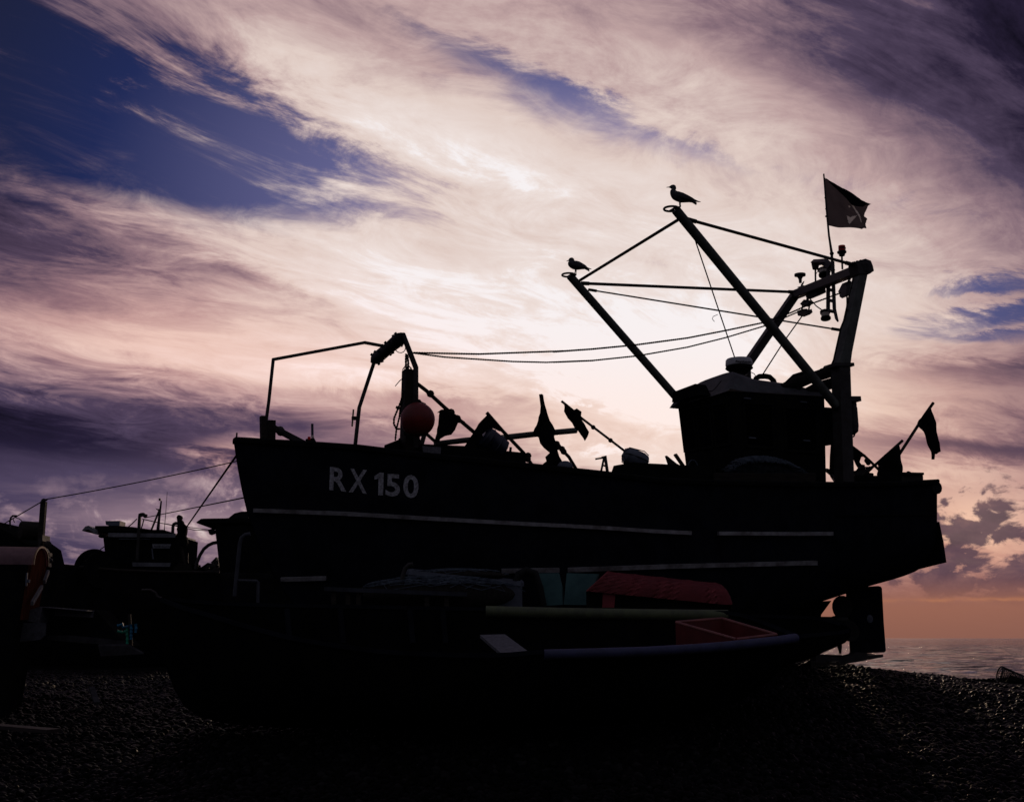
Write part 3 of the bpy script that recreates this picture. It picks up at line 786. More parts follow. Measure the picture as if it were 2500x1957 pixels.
obj('hanging_tackle', bm, M_STEEL, boat)
# rolled gear lashed between the roof and the post
bm = bm_new()
tube(bm, bvs(ZP((140, 450), (340, 400), (500, 345), (700, 280), (860, 220)), .9), [.04, .10, .085, .09, .10], 10)
tube(bm, bvs(ZP((470, 505), (600, 455), (840, 370)), .9), [.05, .075, .06], 9)
tube(bm, bvs(ZP((500, 520), (690, 470), (840, 440)), .8), [.03, .05, .03], 8)
for q in ((345, 470), (690, 260), (740, 225)):
    ball(bm, bv(*ZP(q)[0], .9), .07, 10)
for x in (790, 800): bar(bm, bv(*ZP((x, 200))[0], 1.1), bv(*ZP((x + 30, 480))[0], 1.1), .025)
obj('lashed_gear', bm, M_ROPE, boat)
# dark locker bridging cabin and post, hanging boot below it
bm = bm_new(); box8(bm, [bv(*ZP(p)[0], v) for p, v in (((700, 1222), .9), ((840, 1198), .9), ((840, 1198), .3), ((700, 1222), .3), ((700, 712), .9), ((850, 722), .9), ((850, 722), .3), ((700, 712), .3))]); obj('aft_locker', bm, M_CABIN, boat)
bm = bm_new(); slab(bm, bvs(ZP((818, 1200), (870, 1200), (880, 1600), (800, 1560), (806, 1350)), 1.0), NV_ * .1); obj('hanging_oilskin', bm, M_BLACK, boat)
# booms
def boom(px0, px1, v, r):
    a, b = bv(*px0, v), bv(*px1, v); bm = bm_new(); tube(bm, [a, b], r, 12); o = obj('net_boom', bm, M_STEEL2, boat, smooth=True); return a, b, o
b0, b1, o1 = boom(Z2((640, 240))[0], Z2((1478, 1262))[0], GV, .070)
f0, f1, o2 = boom(Z2((88, 583))[0], Z2((700, 1282))[0], -GV, .066)
for (px, v, o_) in (((626, 236), GV, o1), ((90, 580), -GV, o2)):
    c = bv(*Z2(px)[0], v); bm = bm_new()
    tube(bm, [c + (AU * math.cos(k * math.pi / 14) * .105 + NV_ * math.sin(k * math.pi / 14) * .105) + AU * .03 for k in range(29)], .017, 7, caps=False); bar(bm, c - NV_ * .10, c + NV_ * .10, .025); obj('boom_ring', bm, M_STEEL, o_)
def stay(p, q, v0, v1, r, ends=0.0):
    a, b = bv(*p, v0), bv(*q, v1); bm = bm_new(); tube(bm, [a, b], r, 8)
    if ends:
        d = (b - a).normalized(); tube(bm, [a, a + d * .14], ends, 8); tube(bm, [b - d * .14, b], ends, 8)
    obj('boom_stay', bm, M_STEEL, boat, smooth=True)
stay(*Z2((140, 607), (655, 290)), -GV, GV, .024)
stay(*Z2((148, 622), (1262, 668)), -GV, -GV, .026, .034)
stay(*Z2((702, 289), (1565, 526)), GV, GV, .025, .034)
stay(*Z2((185, 655), (1500, 866)), -GV, GV, .013, .024)
bm = bm_new(); tube(bm, [bv(*Z2((742, 400))[0], GV), bv(*Z2((948, 1012))[0], .15)], .010, 6); obj('wire_stay', bm, M_ROPE, boat)
bm = bm_new(); tube(bm, bvs(Z2((1300, 790), (1200, 930), (1088, 1105)), .4), .010, 6); obj('wire_stay', bm, M_ROPE, boat)
bm = bm_new(); tube(bm, bvs(Z2((858, 785), (835, 795), (830, 808), (842, 822)), .4), .005, 5); obj('loose_twine', bm, M_ROPE, boat)
def vline(pts, v0, v1):
    n = len(pts) - 1; return [bv(p[0], p[1], v0 + (v1 - v0) * i / n) for i, p in enumerate(pts)]
bm = bm_new(); rope(bm, vline(Z1((1105, 196), (1500, 204), (2000, 186)) + Z2((0, 979), (200, 965), (430, 943), (700, 907), (900, 868), (1100, 826), (1240, 775), (1330, 735), (1500, 672)), RV, .6), .0125); obj('hauling_rope', bm, M_ROPE, boat)
bm = bm_new(); rope(bm, vline(Z1((1115, 198), (1300, 222), (1700, 248), (1900, 253), (2182, 242)) + Z2((0, 1033), (200, 1025), (440, 1000), (700, 955), (900, 905), (1110, 842), (1290, 766)), RV, .3), .011); obj('hauling_rope', bm, M_ROPE, boat)

# ------------------------------------------------------------------ lamps and aerials on the gantry beam
def on_beam(k): return gnt.lerp(gft, k)
def vk(px, y=900):          # v of the beam below a pixel column
    lo, hi = -GV, GV
    k = min(1, max(0, (Z2((1608, 0))[0][0] - px) / (Z2((1608, 0))[0][0] - Z2((1262, 0))[0][0]))); return GV - 2 * GV * k
def cpt(x, y):
    p = ZC((x, y))[0]; return bv(p[0], p[1], vk(p[0]))
bm = bm_new(); tube(bm, [cpt(1115, 690), cpt(1105, 455)], .016, 8); mp_ = obj('lamp_pole', bm, M_STEEL, boat)
bm = bm_new(); lathe(bm, cpt(1108, 460), ZU, [(.045, 0), (.055, .04), (.075, .05), (.075, .075), (.05, .085)], 14); lathe(bm, cpt(1115, 338), ZU, [(.055, 0), (.055, .02), (.03, .035)], 14); obj('lamp_housing', bm, M_BLACK, mp_, smooth=True)
bm = bm_new(); lathe(bm, cpt(1110, 405), ZU, [(.06, 0), (.058, .05), (.055, .118)], 14); obj('lamp_lens', bm, M_LAMP_RED, mp_, smooth=True)
def lamp(px_low, px_high, r, lens=True, name='navigation_lamp'):
    a, b = cpt(*px_low), cpt(*px_high); h_ = (b - a).length; bm = bm_new()
    lathe(bm, a, b - a, [(r * .4, 0), (r, h_ * .12), (r, h_ * .32), (r * .8, h_ * .34), (r * .8, h_ * .36)], 14); lathe(bm, a, b - a, [(r * .8, h_ * .8), (r, h_ * .82), (r, h_ * .95), (r * .5, h_)], 14)
    o = obj(name, bm, M_BLACK, boat, smooth=True); bm = bm_new(); lathe(bm, a, b - a, [(r * .82, h_ * .34), (r * .82, h_ * .82)], 14); obj('lamp_lens', bm, M_LAMP_CLEAR, o, smooth=True)
lamp((795, 815), (772, 690), .085)
lamp((810, 1405), (828, 1562), .085)
bm = bm_new(); tube(bm, [cpt(648, 910), cpt(645, 680)], .016, 8); tube(bm, [cpt(645, 690), cpt(645, 605)], [.05, .07], 10); obj('aerial', bm, M_STEEL, boat)
bm = bm_new(); path_bar(bm, [cpt(612, 575), cpt(680, 572), cpt(850, 560), cpt(930, 640)], .075, .08, side=NV_); bar(bm, cpt(760, 590), cpt(900, 670), .06, side=NV_); obj('aerial_bracket', bm, M_STEEL, boat)
bm = bm_new(); lathe(bm, cpt(385, 930), ZU, [(.025, 0), (.03, .07), (.055, .12), (.10, .13), (.10, .165), (.04, .18)], 14); slab(bm, [cpt(340, 1000), cpt(420, 975), cpt(480, 1000), cpt(400, 1020)], NV_ * .06); slab(bm, [cpt(400, 960), cpt(445, 900), cpt(430, 945), cpt(408, 985)], NV_ * .04); obj('antenna_mushroom', bm, M_STEEL, boat, smooth=True)
bm = bm_new(); slab(bm, [cpt(560, 1150), cpt(640, 1180), cpt(748, 1130), cpt(738, 1045), cpt(560, 1080)], NV_ * .25); obj('flood_lamp', bm, M_BLACK, boat)
bm = bm_new(); bar(bm, cpt(870, 700), cpt(866, 1400), .055, .04, side=NV_); bar(bm, cpt(945, 560), cpt(975, 1380), .045, .04, side=NV_)
slab(bm, [cpt(955, 1360), cpt(990, 1370), cpt(1040, 1605), cpt(1000, 1550)], NV_ * .04)
for y in (690, 1045, 1230, 1410): bar(bm, cpt(880, y), cpt(965, y + 18), .04, side=NV_)
obj('mast_ladder', bm, M_STEEL, boat)
bm = bm_new(); bar(bm, cpt(520, 1160), cpt(500, 1270), .035); bar(bm, cpt(430, 1275), cpt(555, 1290), .06, .1, up=NV_); bar(bm, cpt(432, 1270), cpt(405, 1430), .02); bar(bm, cpt(548, 1290), cpt(520, 1460), .02)
slab(bm, [cpt(370, 1400), cpt(450, 1395), cpt(470, 1420), cpt(530, 1400), cpt(548, 1460), cpt(500, 1500), cpt(390, 1480)], NV_ * .16); obj('hauling_block', bm, M_STEEL, boat)
bm = bm_new(); slab(bm, [cpt(1160, 920), cpt(1215, 910), cpt(1238, 1000), cpt(1222, 1130), cpt(1160, 1180), cpt(1115, 1150), cpt(1110, 1100), cpt(1088, 1060)], NV_ * .14)
tube(bm, [cpt(1210, 830), cpt(1222, 870), cpt(1250, 870), cpt(1258, 830)], .012, 6); bar(bm, cpt(1235, 870), cpt(1215, 920), .025); obj('pulley_block', bm, M_STEEL, boat, smooth=False)
bm = bm_new(); tube(bm, [cpt(1195, 1170), cpt(1198, 1290)] + bvs(ZC((1190, 1400), (1150, 1560), (1090, 1708)) + ZP((830, 100), (800, 170)), GV), .014, 6); tube(bm, bvs(ZC((1310, 860), (1250, 1080), (1215, 1260), (1140, 1580)), GV), .008, 6)
tube(bm, bvs(ZC((1530, 800), (1475, 1050), (1410, 1320), (1340, 1660)) + ZP((1010, 180), (1015, 300), (1012, 560)), GV), .010, 6)
for q in ((1475, 1050), (1410, 1322), (1270, 1020), (1215, 1260)): ball(bm, bv(*ZC(q)[0], GV), .018, 6)
obj('electric_cable', bm, M_ROPE, boat)
bm = bm_new(); tube(bm, [cpt(545, 1200), cpt(660, 1330), cpt(780, 1415)], .010, 6); obj('lamp_cable', bm, M_ROPE, boat)
bm = bm_new(); tube(bm, [cpt(670, 690), cpt(690, 720), cpt(660, 770)], .006, 5); obj('lamp_cable', bm, M_ROPE, boat)
bm = bm_new(); tube(bm, [cpt(870, 760), cpt(915, 735)], .006, 5); obj('lamp_cable', bm, M_ROPE, boat)
# ------------------------------------------------------------------ things carried on the boat
def marker(label, pole, cl, v, r=.022, seed=0, amp=.025, knots=(), jag=.008, th=.01, extra=()):
    """a net marker: a pole with a ragged cloth flag"""
    pw = [bv(p[0], p[1], v) for p in pole]
    t = thing('marker_flag', label, 'flag', pw[-1], 'marker flags on the fishing boat')
    bm = bm_new(); tube(bm, pw, r, 8)
    for k in knots: ball(bm, bv(k[0], k[1], v), r * 1.9, 8)
    obj('pole', bm, M_WOOD, t, smooth=True)
    for i, c in enumerate((cl,) + tuple(extra)):
        b = cloth([bv(p[0], p[1], v + .03) for p in c], NV_, amp, jag, 3, seed + i, th); obj('cloth', b, M_CLOTH, t)
    return t
marker('short torn black flag on the long pole sloping from the mast by the red buoy', ZD((255, 330), (360, 410), (540, 575), (820, 810), (900, 880)),
       ZD((455, 628), (500, 595), (545, 590), (560, 615), (640, 655), (735, 712), (725, 728), (665, 722), (640, 790), (605, 835), (540, 850), (490, 880), (480, 912), (445, 910), (460, 780), (482, 625)), .55, .028, 1, knots=ZD((400, 440), (600, 620), (660, 680)))
marker('drooping black flag with an arched lower edge, on the pole leaning over the barrel', ZD((945, 622), (1100, 800), (1300, 1010), (1385, 1130)),
       ZD((950, 640), (870, 730), (825, 800), (760, 900), (700, 985), (710, 1010), (850, 1015), (905, 930), (910, 830), (950, 795), (1000, 778), (1060, 805), (1105, 812), (1090, 785)), .75, .026, 2, knots=ZD((1340, 1070), (1345, 1040)))
marker('tall narrow pointed black flag standing upright amidships, crossing the level spar', ZD((1468, 445), (1500, 700), (1560, 860), (1640, 950), (1740, 1050), (1815, 1175)),
       ZD((1465, 445), (1488, 452), (1510, 560), (1545, 660), (1605, 775), (1608, 800), (1590, 860), (1610, 920), (1640, 1050), (1680, 1130), (1690, 1170), (1460, 1145), (1530, 1090), (1518, 1050), (1560, 1010), (1500, 960), (1468, 920), (1455, 860), (1405, 830), (1400, 815), (1440, 700), (1460, 560)), .5, .024, 3, knots=ZD((1625, 925), (1640, 955), (1675, 975), (1690, 1000)), jag=.006)
marker('ragged twisted black flag high on the thin pole above the blue float', Z2((45, 1236), (100, 1280), (150, 1325), (380, 1500)),
       Z2((52, 1248), (100, 1285), (120, 1275), (150, 1290), (145, 1325), (160, 1355), (178, 1400), (160, 1445), (130, 1395), (100, 1350), (75, 1325), (55, 1290)), .9, .018, 4, knots=Z2((210, 1372), (300, 1440)))
marker('long black flag hanging from the tallest pole at the stern, outermost of the stern flags', ZH((1698, 285), (1560, 480), (1450, 650), (1165, 1090), (1000, 1330)),
       ZH((1690, 300), (1672, 340), (1730, 590), (1755, 830), (1780, 930), (1815, 1065), (1790, 1075), (1750, 1105), (1728, 1100), (1720, 1190), (1678, 1190), (1670, 1065), (1600, 900), (1545, 750), (1475, 670), (1440, 605), (1560, 450), (1640, 345)), .2, .026, 5, jag=.006)
marker('broad black flag spread low over the stern rail', ZH((1203, 890), (1120, 965), (800, 1250), (560, 1440), (440, 1540)),
       ZH((1145, 960), (1165, 1110), (1180, 1300), (1185, 1560), (850, 1560), (790, 1430), (800, 1330), (785, 1250), (880, 1150), (1000, 1050)), .75, .024, 6, jag=.004)
marker('small black flag hanging just behind the gantry post', ZH((372, 965), (590, 1130), (740, 1270), (820, 1350)),
       ZH((385, 970), (480, 1040), (590, 1125), (595, 1145), (545, 1150), (535, 1230), (560, 1265), (610, 1275), (615, 1340), (540, 1420), (480, 1330), (410, 1150), (385, 1070)), .5, .022, 7, knots=ZH((630, 1210), (655, 1245)))
# red ball buoy hung on the bow mast
c = bv(*ZM((300, 1225))[0], 1.0); t = thing('buoy', 'large round red buoy hanging on the bow mast', 'buoy', c - ZU * .22)
bm = bm_new(); ball(bm, c, .222, 36); obj('float', bm, M_RED, t, smooth='all')
bm = bm_new(); lathe(bm, c + ZU * .19 - AU * .0, ZU, [(.05, 0), (.045, .05), (.03, .07)], 10); tube(bm, bvs(ZM((285, 1000), (330, 1005), (400, 1035)), 1.0), .008, 6); rope(bm, [c + ZU * .24, bv(*ZM((270, 925))[0], .8)], .01); obj('lashing', bm, M_ROPE, t)
# barrel, floats, spar, odds and ends
c0, c1 = bv(*ZD((960, 880))[0], .8), bv(*ZD((1060, 960))[0], .8)
t = thing('barrel', 'dark blue ribbed drum lying tilted beside the drooping flag', 'drum', c0.lerp(c1, .5)); d = c1 - c0; L_ = d.length + .17
bm = bm_new(); lathe(bm, c0 - d.normalized() * .08, d, [(.10, 0), (.145, .02), (.15, .06), (.16, .08), (.15, .10), (.15, L_ * .6), (.16, L_ * .63), (.15, L_ * .66), (.145, L_ * .93), (.10, L_)], 22); obj('drum_shell', bm, mat('blue black plastic', (.02, .025, .05), .35, spec=.5), t, smooth=True)
c0, c1 = bv(*Z2((368, 1510))[0], .95), bv(*Z2((478, 1558))[0], .95); d = c1 - c0; L_ = d.length
t = thing('float', 'pale blue caged float on the foot of the thin marker pole', 'float', c1)
bm = bm_new(); lathe(bm, c0, d, [(.03, 0), (.10, .03), (.13, .10), (.13, L_ * .8), (.11, L_)], 18); obj('float_body', bm, M_GREY, t, smooth=True)
bm = bm_new()
for k in range(6):
    a, b = frame(d); q = a * math.cos(k * 1.05) + b * math.sin(k * 1.05); tube(bm, [c0 + q * .03, c0 + d * .1 + q * .115, c0 + d * .75 + q * .15, c1 + q * .12], .007, 5)
obj('cage', bm, M_STEEL, t)
bm = bm_new(); tube(bm, bvs(ZD((440, 925), (740, 890), (1100, 865), (1400, 832), (1812, 795)), .35), [.036, .04, .042, .042, .042], 10); obj('spar', bm, M_STEEL2, smooth=True, label='long pale spar lying almost level along the deck behind the flags', cat='spar')
bm = bm_new(); path_bar(bm, bvs(Z2((250, 1606), (266, 1530), (222, 1537)), .9), .022, side=NV_); path_bar(bm, bvs(Z2((256, 1530), (272, 1526), (284, 1606)), .9), .032, side=NV_); bar(bm, bv(*Z2((262, 1570))[0], .9), bv(*Z2((278, 1575))[0], .9), .02); obj('hook', bm, M_STEEL, label='bent steel hook standing on the rail between the float and the pointed flag', cat='hook')
bm = bm_new(); slab(bm, bvs(Z2((588, 1520), (640, 1562), (685, 1585), (608, 1580)), .9), NV_ * .06); obj('wedge', bm, M_WOOD, label='dark pointed board sticking up just in front of the wheelhouse', cat='board')
bm = bm_new(); bar(bm, bv(*Z2((636, 1512))[0], .8), bv(*Z2((690, 1590))[0], .8), .06, .03); obj('batten', bm, M_WOOD, label='thin batten leaning between the pointed board and the wheelhouse', cat='batten')
bm = bm_new(); c = bv(*Z3((262, 830))[0], 1.2); tube(bm, [c + AU * math.cos(k * .35) * .08 + ZU * math.sin(k * .35) * .11 for k in range(10)], .008, 6); obj('hose_loop', bm, M_NET, label='pale loop of hose at the foot of the wheelhouse front', cat='hose')
bm = bm_new(); ball(bm, bv(*ZD((1705, 1150))[0], .8), .11, 14, .8); obj('net_float', bm, M_GREY, smooth=True, label='small blue grey float at the foot of the pointed flag', cat='float')
bm = bm_new()
rows = []
for i in range(9):
    x = 1790 + i * 12; rows.append([bv(*ZD((x, 1180 - math.sin(i / 8 * math.pi) * 10))[0], v) - ZU * (0 if k in (1, 2) else .1) for k, v in enumerate((1.2, 1.0, .7, .5))])
loft(bm, rows, True, True); obj('net_bundle', bm, M_ROPE, label='low dark bundle of net on the rail under the hook', cat='net')
# bow lamp group on the rail
t = thing('bow_lamp', 'short post with a white ball and a red lamp, on the bow rail', 'lamp', bv(*ZQ((1540, 1390))[0], .62))
bm = bm_new(); bar(bm, bv(*ZQ((1574, 1270))[0], .62), bv(*ZQ((1571, 1042))[0], .62), .026, side=NV_); obj('post', bm, mat('blue grey post', (.06, .07, .11), .6), t)
bm = bm_new(); ball(bm, bv(*ZQ((1578, 1286))[0], .66), .020, 12); obj('bulb', bm, M_LAMP_CLEAR, t, smooth=True)
bm = bm_new(); box(bm, bv(*ZQ((1512, 1315))[0], .66), AU * .016, NV_ * .014, ZU * .018); obj('lamp_lens', bm, M_LAMP_RED, t)
bm = bm_new(); slab(bm, bvs(ZQ((1450, 1400), (1455, 1330), (1490, 1325), (1495, 1345), (1535, 1345), (1560, 1310), (1595, 1315), (1630, 1380), (1630, 1405)), .62), NV_ * .06); obj('lamp_base', bm, M_BLACK, t)
# fish box and heap of net on the near rail beside the wheelhouse
c = [bv(*Z3(p)[0], v) for p, v in (((412, 935), 1.75), ((1105, 945), 1.75), ((1105, 945), 1.25), ((412, 935), 1.25), ((410, 868), 1.78), ((1110, 868), 1.78), ((1110, 868), 1.22), ((410, 868), 1.22))]
t = thing('net_tray', 'long dark tray of tangled net on the rail beside the wheelhouse', 'tray', c[0].lerp(c[2], .5))
bm = bm_new()
for i in range(4):
    j = (i + 1) % 4; m_ = [c[i], c[j], c[4 + j], c[4 + i]]; n = (m_[1] - m_[0]).cross(m_[3] - m_[0]).normalized(); slab(bm, m_, n * .03)
slab(bm, c[:4], ZU * .03)
obj('tray_body', bm, M_WOOD, t)
rnd = random.Random(5); bm = bm_new()
ctr = [bv(*Z3(p)[0], 1.5) for p in ((500, 900), (745, 880), (1010, 900))]
bmesh.ops.create_uvsphere(bm, u_segments=28, v_segments=14, radius=1, matrix=Matrix.Translation(ctr[1]) @ Matrix(((AU.x * .60, NV_.x * .2, 0, 0), (AU.y * .60, NV_.y * .2, 0, 0), (0, 0, .23, 0), (0, 0, 0, 1))))
for v in bm.verts: v.co += Vector((0, 0, 1)) * mnoise.noise(v.co * 5) * .06
obj('net_core', bm, mat('dark net mass', (.03, .035, .04), .9, (.012, .014, .016), 20, bump=.8, spec=.1), t, smooth=True)
bm = bm_new()
for k in range(110):
    a = rnd.uniform(-.95, .95); p0 = ctr[1]; pts = []; a1 = a + rnd.uniform(-.3, .3); v0 = rnd.uniform(-.2, .25); 
    for i in range(6):
        f_ = i / 5; aa = a + (a1 - a) * f_ + rnd.uniform(-.04, .04); vv = -.05 + .27 * math.sin(f_ * 2.6 + v0); hh = .24 * math.sqrt(max(0, 1 - aa * aa)) * math.sqrt(max(0, 1 - min(1, (vv / .25) ** 2) * .9)) + .015
        pts.append(p0 + AU * aa * .60 + NV_ * vv + ZU * (hh + rnd.uniform(-.01, .02)))
    tube(bm, pts, .0045, 4)
obj('loose_mesh', bm, M_NET, t)
# stern clutter
c = [bv(*ZH(p)[0], v) for p, v in (((1180, 1560), .9), ((1538, 1560), .9), ((1538, 1560), .2), ((1180, 1560), .2), ((1180, 1436), .9), ((1535, 1442), .9), ((1535, 1442), .2), ((1180, 1436), .2))]
bm = bm_new(); box8(bm, c); bar(bm, c[4] + ZU * .02, c[5] + ZU * .02, .06, .04); obj('stern_box', bm, M_WOOD, label='low dark wooden box at the end of the stern rail', cat='box', bevel=.01)
bm = bm_new(); bar(bm, bv(*ZH((1285, 1392))[0], .6), bv(*ZH((1390, 1440))[0], .6), .045, .03); bar(bm, bv(*ZH((1240, 1440))[0], .6), bv(*ZH((1310, 1415))[0], .6), .03); obj('tool_handle', bm, M_WOOD, label='broken handle poking up from the box on the stern', cat='handle')
def junk(label, px, v, seed, n=9, name='scrap_gear'):
    rnd = random.Random(seed); bm = bm_new(); xs = [p[0] for p in px]; 
    for i in range(n):
        a = px[rnd.randrange(len(px))]; b = px[rnd.randrange(len(px))]
        if a == b: continue
        bar(bm, bv(a[0], a[1], v + rnd.uniform(-.2, .2)), bv(b[0], b[1], v + rnd.uniform(-.2, .2)), rnd.uniform(.02, .05), rnd.uniform(.02, .06))
    obj(name, bm, M_STEEL, label=label, cat='gear')
junk('tangle of bars and slats under the small flag behind the gantry post', ZH((415, 1400), (520, 1320), (600, 1420), (700, 1320), (730, 1440), (430, 1440), (640, 1360), (560, 1460)), .6, 3, 14)
junk('crossed dark bars in the gap between wheelhouse and gantry post', ZP((735, 1530), (870, 1640), (745, 1680), (800, 1600), (860, 1690), (800, 1555), (870, 1535)), .7, 9, 9)
bm = bm_new(); rows = []
for i in range(9):
    x = 1180 + 5; 
for i, (x, y) in enumerate(ZH((420, 1450), (500, 1445), (640, 1450), (800, 1448), (1190, 1440))): rows.append([bv(x, y, .95), bv(x, y, .1), bv(x, y + 20, .1), bv(x, y + 20, .95)])
loft(bm, rows, True, True); obj('stern_hatch', bm, M_CABIN, boat)
# flag on the gantry
fv = vk(ZC((930, 0))[0][0])
pole = [bv(p[0], p[1], fv) for p in ZF((225, 50), (300, 1000), (360, 1650)) + ZC((905, 260), (930, 420), (935, 560), (950, 640))]
t = thing('pirate_flag', 'tattered black flag with white bone marks flying from a tall pole on the gantry', 'flag', pole[-1])
bm = bm_new(); tube(bm, pole, [.013, .016, .018, .02, .024, .022, .022], 8)
for p in ((265, 675), (285, 960), (285, 1155)): ball(bm, bv(*ZF(p)[0], fv), .018, 6)
ball(bm, pole[4], .036, 10); obj('pole', bm, M_STEEL, t, smooth=True)
fl = ZF((250, 150), (900, 520), (1430, 850), (1385, 865), (1340, 910), (1310, 1000), (1275, 1080), (1265, 1160), (1340, 1220), (1310, 1310), (1290, 1360), (1300, 1420), (1325, 1480), (1250, 1470), (1210, 1500), (1170, 1480), (960, 1445), (760, 1450), (600, 1420), (355, 1390), (300, 900))
BONES = (((825, 1150), (860, 1140), (910, 1190), (990, 1150), (1090, 1130), (1010, 1230), (950, 1290), (900, 1355), (865, 1310), (850, 1220)), ((865, 900), (890, 875), (925, 910), (885, 935)), ((905, 740), (1060, 960), (1170, 1130), (1215, 1290), (1195, 1320), (1150, 1170), (1020, 970), (890, 745)))
def inside(p, poly):
    c = False
    for (x0, y0), (x1, y1) in zip(poly, poly[1:] + poly[:1]):
        if (y0 > p[1]) != (y1 > p[1]) and p[0] < (x1 - x0) * (p[1] - y0) / (y1 - y0) + x0: c = not c
    return c
cut = [ZF(*q) for q in BONES]
rightedge = [(0, (1430, 850)), (.05, (1385, 868)), (.09, (1340, 912)), (.2, (1310, 1000)), (.3, (1275, 1080)), (.38, (1262, 1160)), (.48, (1342, 1220)), (.58, (1308, 1312)), (.64, (1290, 1362)), (.74, (1302, 1420)), (.83, (1322, 1482)), (.9, (1250, 1470)), (1, (1205, 1500))]
bm = bm_new(); n_ = 64; rows = []
for i in range(n_ + 1):
    t_ = i / n_; L0 = (236 + 118 * t_, 145 + 1250 * t_); R0 = (interp([(k, p[0]) for k, p in rightedge], t_), interp([(k, p[1]) for k, p in rightedge], t_)); row = []
    for j in range(n_ + 1):
        s0 = j / n_; jag = (mnoise.noise(Vector((i * .9, 3, 1))) * 22 if j == n_ else 0)
        x = L0[0] + (R0[0] - L0[0]) * s0 + jag; y = L0[1] + (R0[1] - L0[1]) * s0 + math.sin(s0 * 6) * 14 * t_
        p = ZF((x, y))[0]; w_ = bv(p[0], p[1], fv); w_ += NV_ * (math.sin(s0 * 7 + t_ * 2.5) * .035 * s0 + math.sin(s0 * 13 - t_ * 5) * .014 * s0 + mnoise.noise(Vector((s0 * 4, t_ * 4, 2))) * .02); row.append(w_)
    rows.append(row)
loft(bm, rows)
bm.faces.ensure_lookup_table()
for f in bm.faces:
    if any(inside(proj(f.calc_center_median()), q) for q in cut): f.material_index = 1
fc = obj('cloth', bm, [M_PIRATE, M_FLAGMARK], t, smooth='all')
b = cloth([bv(p[0], p[1], fv + .06) for p in ZF((252, 155), (900, 520), (1425, 848), (1330, 850), (1250, 905), (1130, 900), (960, 860), (850, 740), (600, 470), (380, 280))], NV_, .012, .004, 3, 12, .004, 3.0); obj('folded_edge', b, M_CLOTH, t)
# ------------------------------------------------------------------ gulls
def gull(label, T, s, z_at, v, body, head, neck, wing, tail, legs):
    """side view pixels: body and head as (x, top, bottom, width ratio), neck as (x, y, radius)"""
    ox, oy = z_at; o = bv(*T((ox, oy))[0], v); mpp = (o - CAM).dot(Vector((0, ct, st))) / F / s
    q = lambda x, y: ((x - ox) * mpp, (oy - y) * mpp)
    def rows_(st_): return [(q(x, (ya + yb) / 2) + ((yb - ya) / 2 * mpp, (yb - ya) / 2 * mpp * w)) for x, ya, yb, w in st_]
    W_ = [(q(x, y)[0], q(x, y)[1], hh * mpp, hw * mpp, off * mpp) for x, y, hh, hw, off in wing]
    T_ = [(q(x, y)[0], q(x, y)[1], hw * mpp) for x, y, hw in tail]
    L_ = [[(q(x, y)[0], q(x, y)[1], d) for x, y, d in l] for l in legs]
    N_ = [(q(x, y)[0], q(x, y)[1], r * mpp) for x, y, r in neck]
    b = gull_mesh(rows_(body), rows_(head), N_, L_, W_, T_, o, Vector((1, 0, 0)))
    return obj('gull', b, M_BULL_WHITE, smooth='all', label=label, cat='gull', group='gulls perched on the boom ends')
gull('upright gull with a long neck perched on the ring of the taller boom', ZG, 2050 / 120, (700, 1465), GV + .02,
     [(292, 790, 850, .9), (305, 720, 930, .9), (345, 690, 1030, .85), (400, 690, 1105, .85), (460, 700, 1150, .85), (540, 745, 1195, .85), (620, 785, 1230, .8), (700, 795, 1262, .8), (820, 850, 1265, .75), (960, 940, 1260, .75), (1080, 1010, 1255, .7), (1200, 1070, 1270, .65), (1300, 1150, 1310, .6)],
     [(122, 598, 608, 1), (160, 575, 608, .7), (250, 562, 606, .8), (280, 540, 618, .8), (310, 515, 635, .8), (350, 490, 665, .75), (410, 472, 690, .75), (470, 478, 710, .75), (520, 515, 715, .75), (546, 580, 680, .7)],
     [(440, 600, 95), (432, 680, 88), (425, 760, 110), (430, 860, 140)],
     [(430, 900, 60, 20, 150), (600, 960, 130, 45, 190), (800, 1020, 130, 45, 180), (1000, 1080, 105, 38, 140), (1180, 1130, 70, 28, 90), (1320, 1180, 36, 20, 55), (1440, 1215, 20, 14, 30), (1565, 1240, 9, 7, 15)],
     [(1180, 1200, 60), (1290, 1270, 70), (1380, 1322, 80)],
     [[(690, 1230, .035), (690, 1360, .035), (700, 1470, .035)], [(700, 1230, .02), (695, 1360, .02), (705, 1470, .02)]])
gull('hunched gull with a short neck perched on the ring of the lower boom', ZK, 2135 / 100, (760, 1270), -GV + .02,
     [(360, 640, 720, .9), (372, 600, 780, .9), (420, 570, 850, .9), (500, 560, 925, .85), (600, 545, 985, .85), (700, 535, 1015, .8), (820, 540, 1032, .8), (960, 575, 1022, .75), (1080, 645, 1005, .7), (1200, 720, 990, .7), (1300, 790, 995, .65), (1380, 890, 1010, .6)],
     [(262, 568, 576, 1), (300, 535, 575, .7), (385, 490, 545, .8), (405, 445, 570, .8), (440, 395, 600, .75), (500, 368, 630, .75), (560, 355, 640, .75), (630, 380, 640, .75), (680, 440, 620, .75), (700, 500, 580, .7)],
     [(560, 480, 115), (540, 560, 130), (540, 640, 150)],
     [(440, 700, 60, 20, 170), (640, 750, 150, 50, 220), (860, 800, 150, 50, 210), (1060, 850, 115, 40, 160), (1250, 905, 65, 26, 100), (1420, 950, 28, 16, 50), (1595, 995, 10, 7, 25)],
     [(1250, 950, 70), (1380, 1010, 80), (1475, 1080, 85)],
     [[(790, 1000, .04), (785, 1150, .04), (790, 1278, .04)], [(745, 1000, .03), (725, 1140, .03), (712, 1250, .03)]])
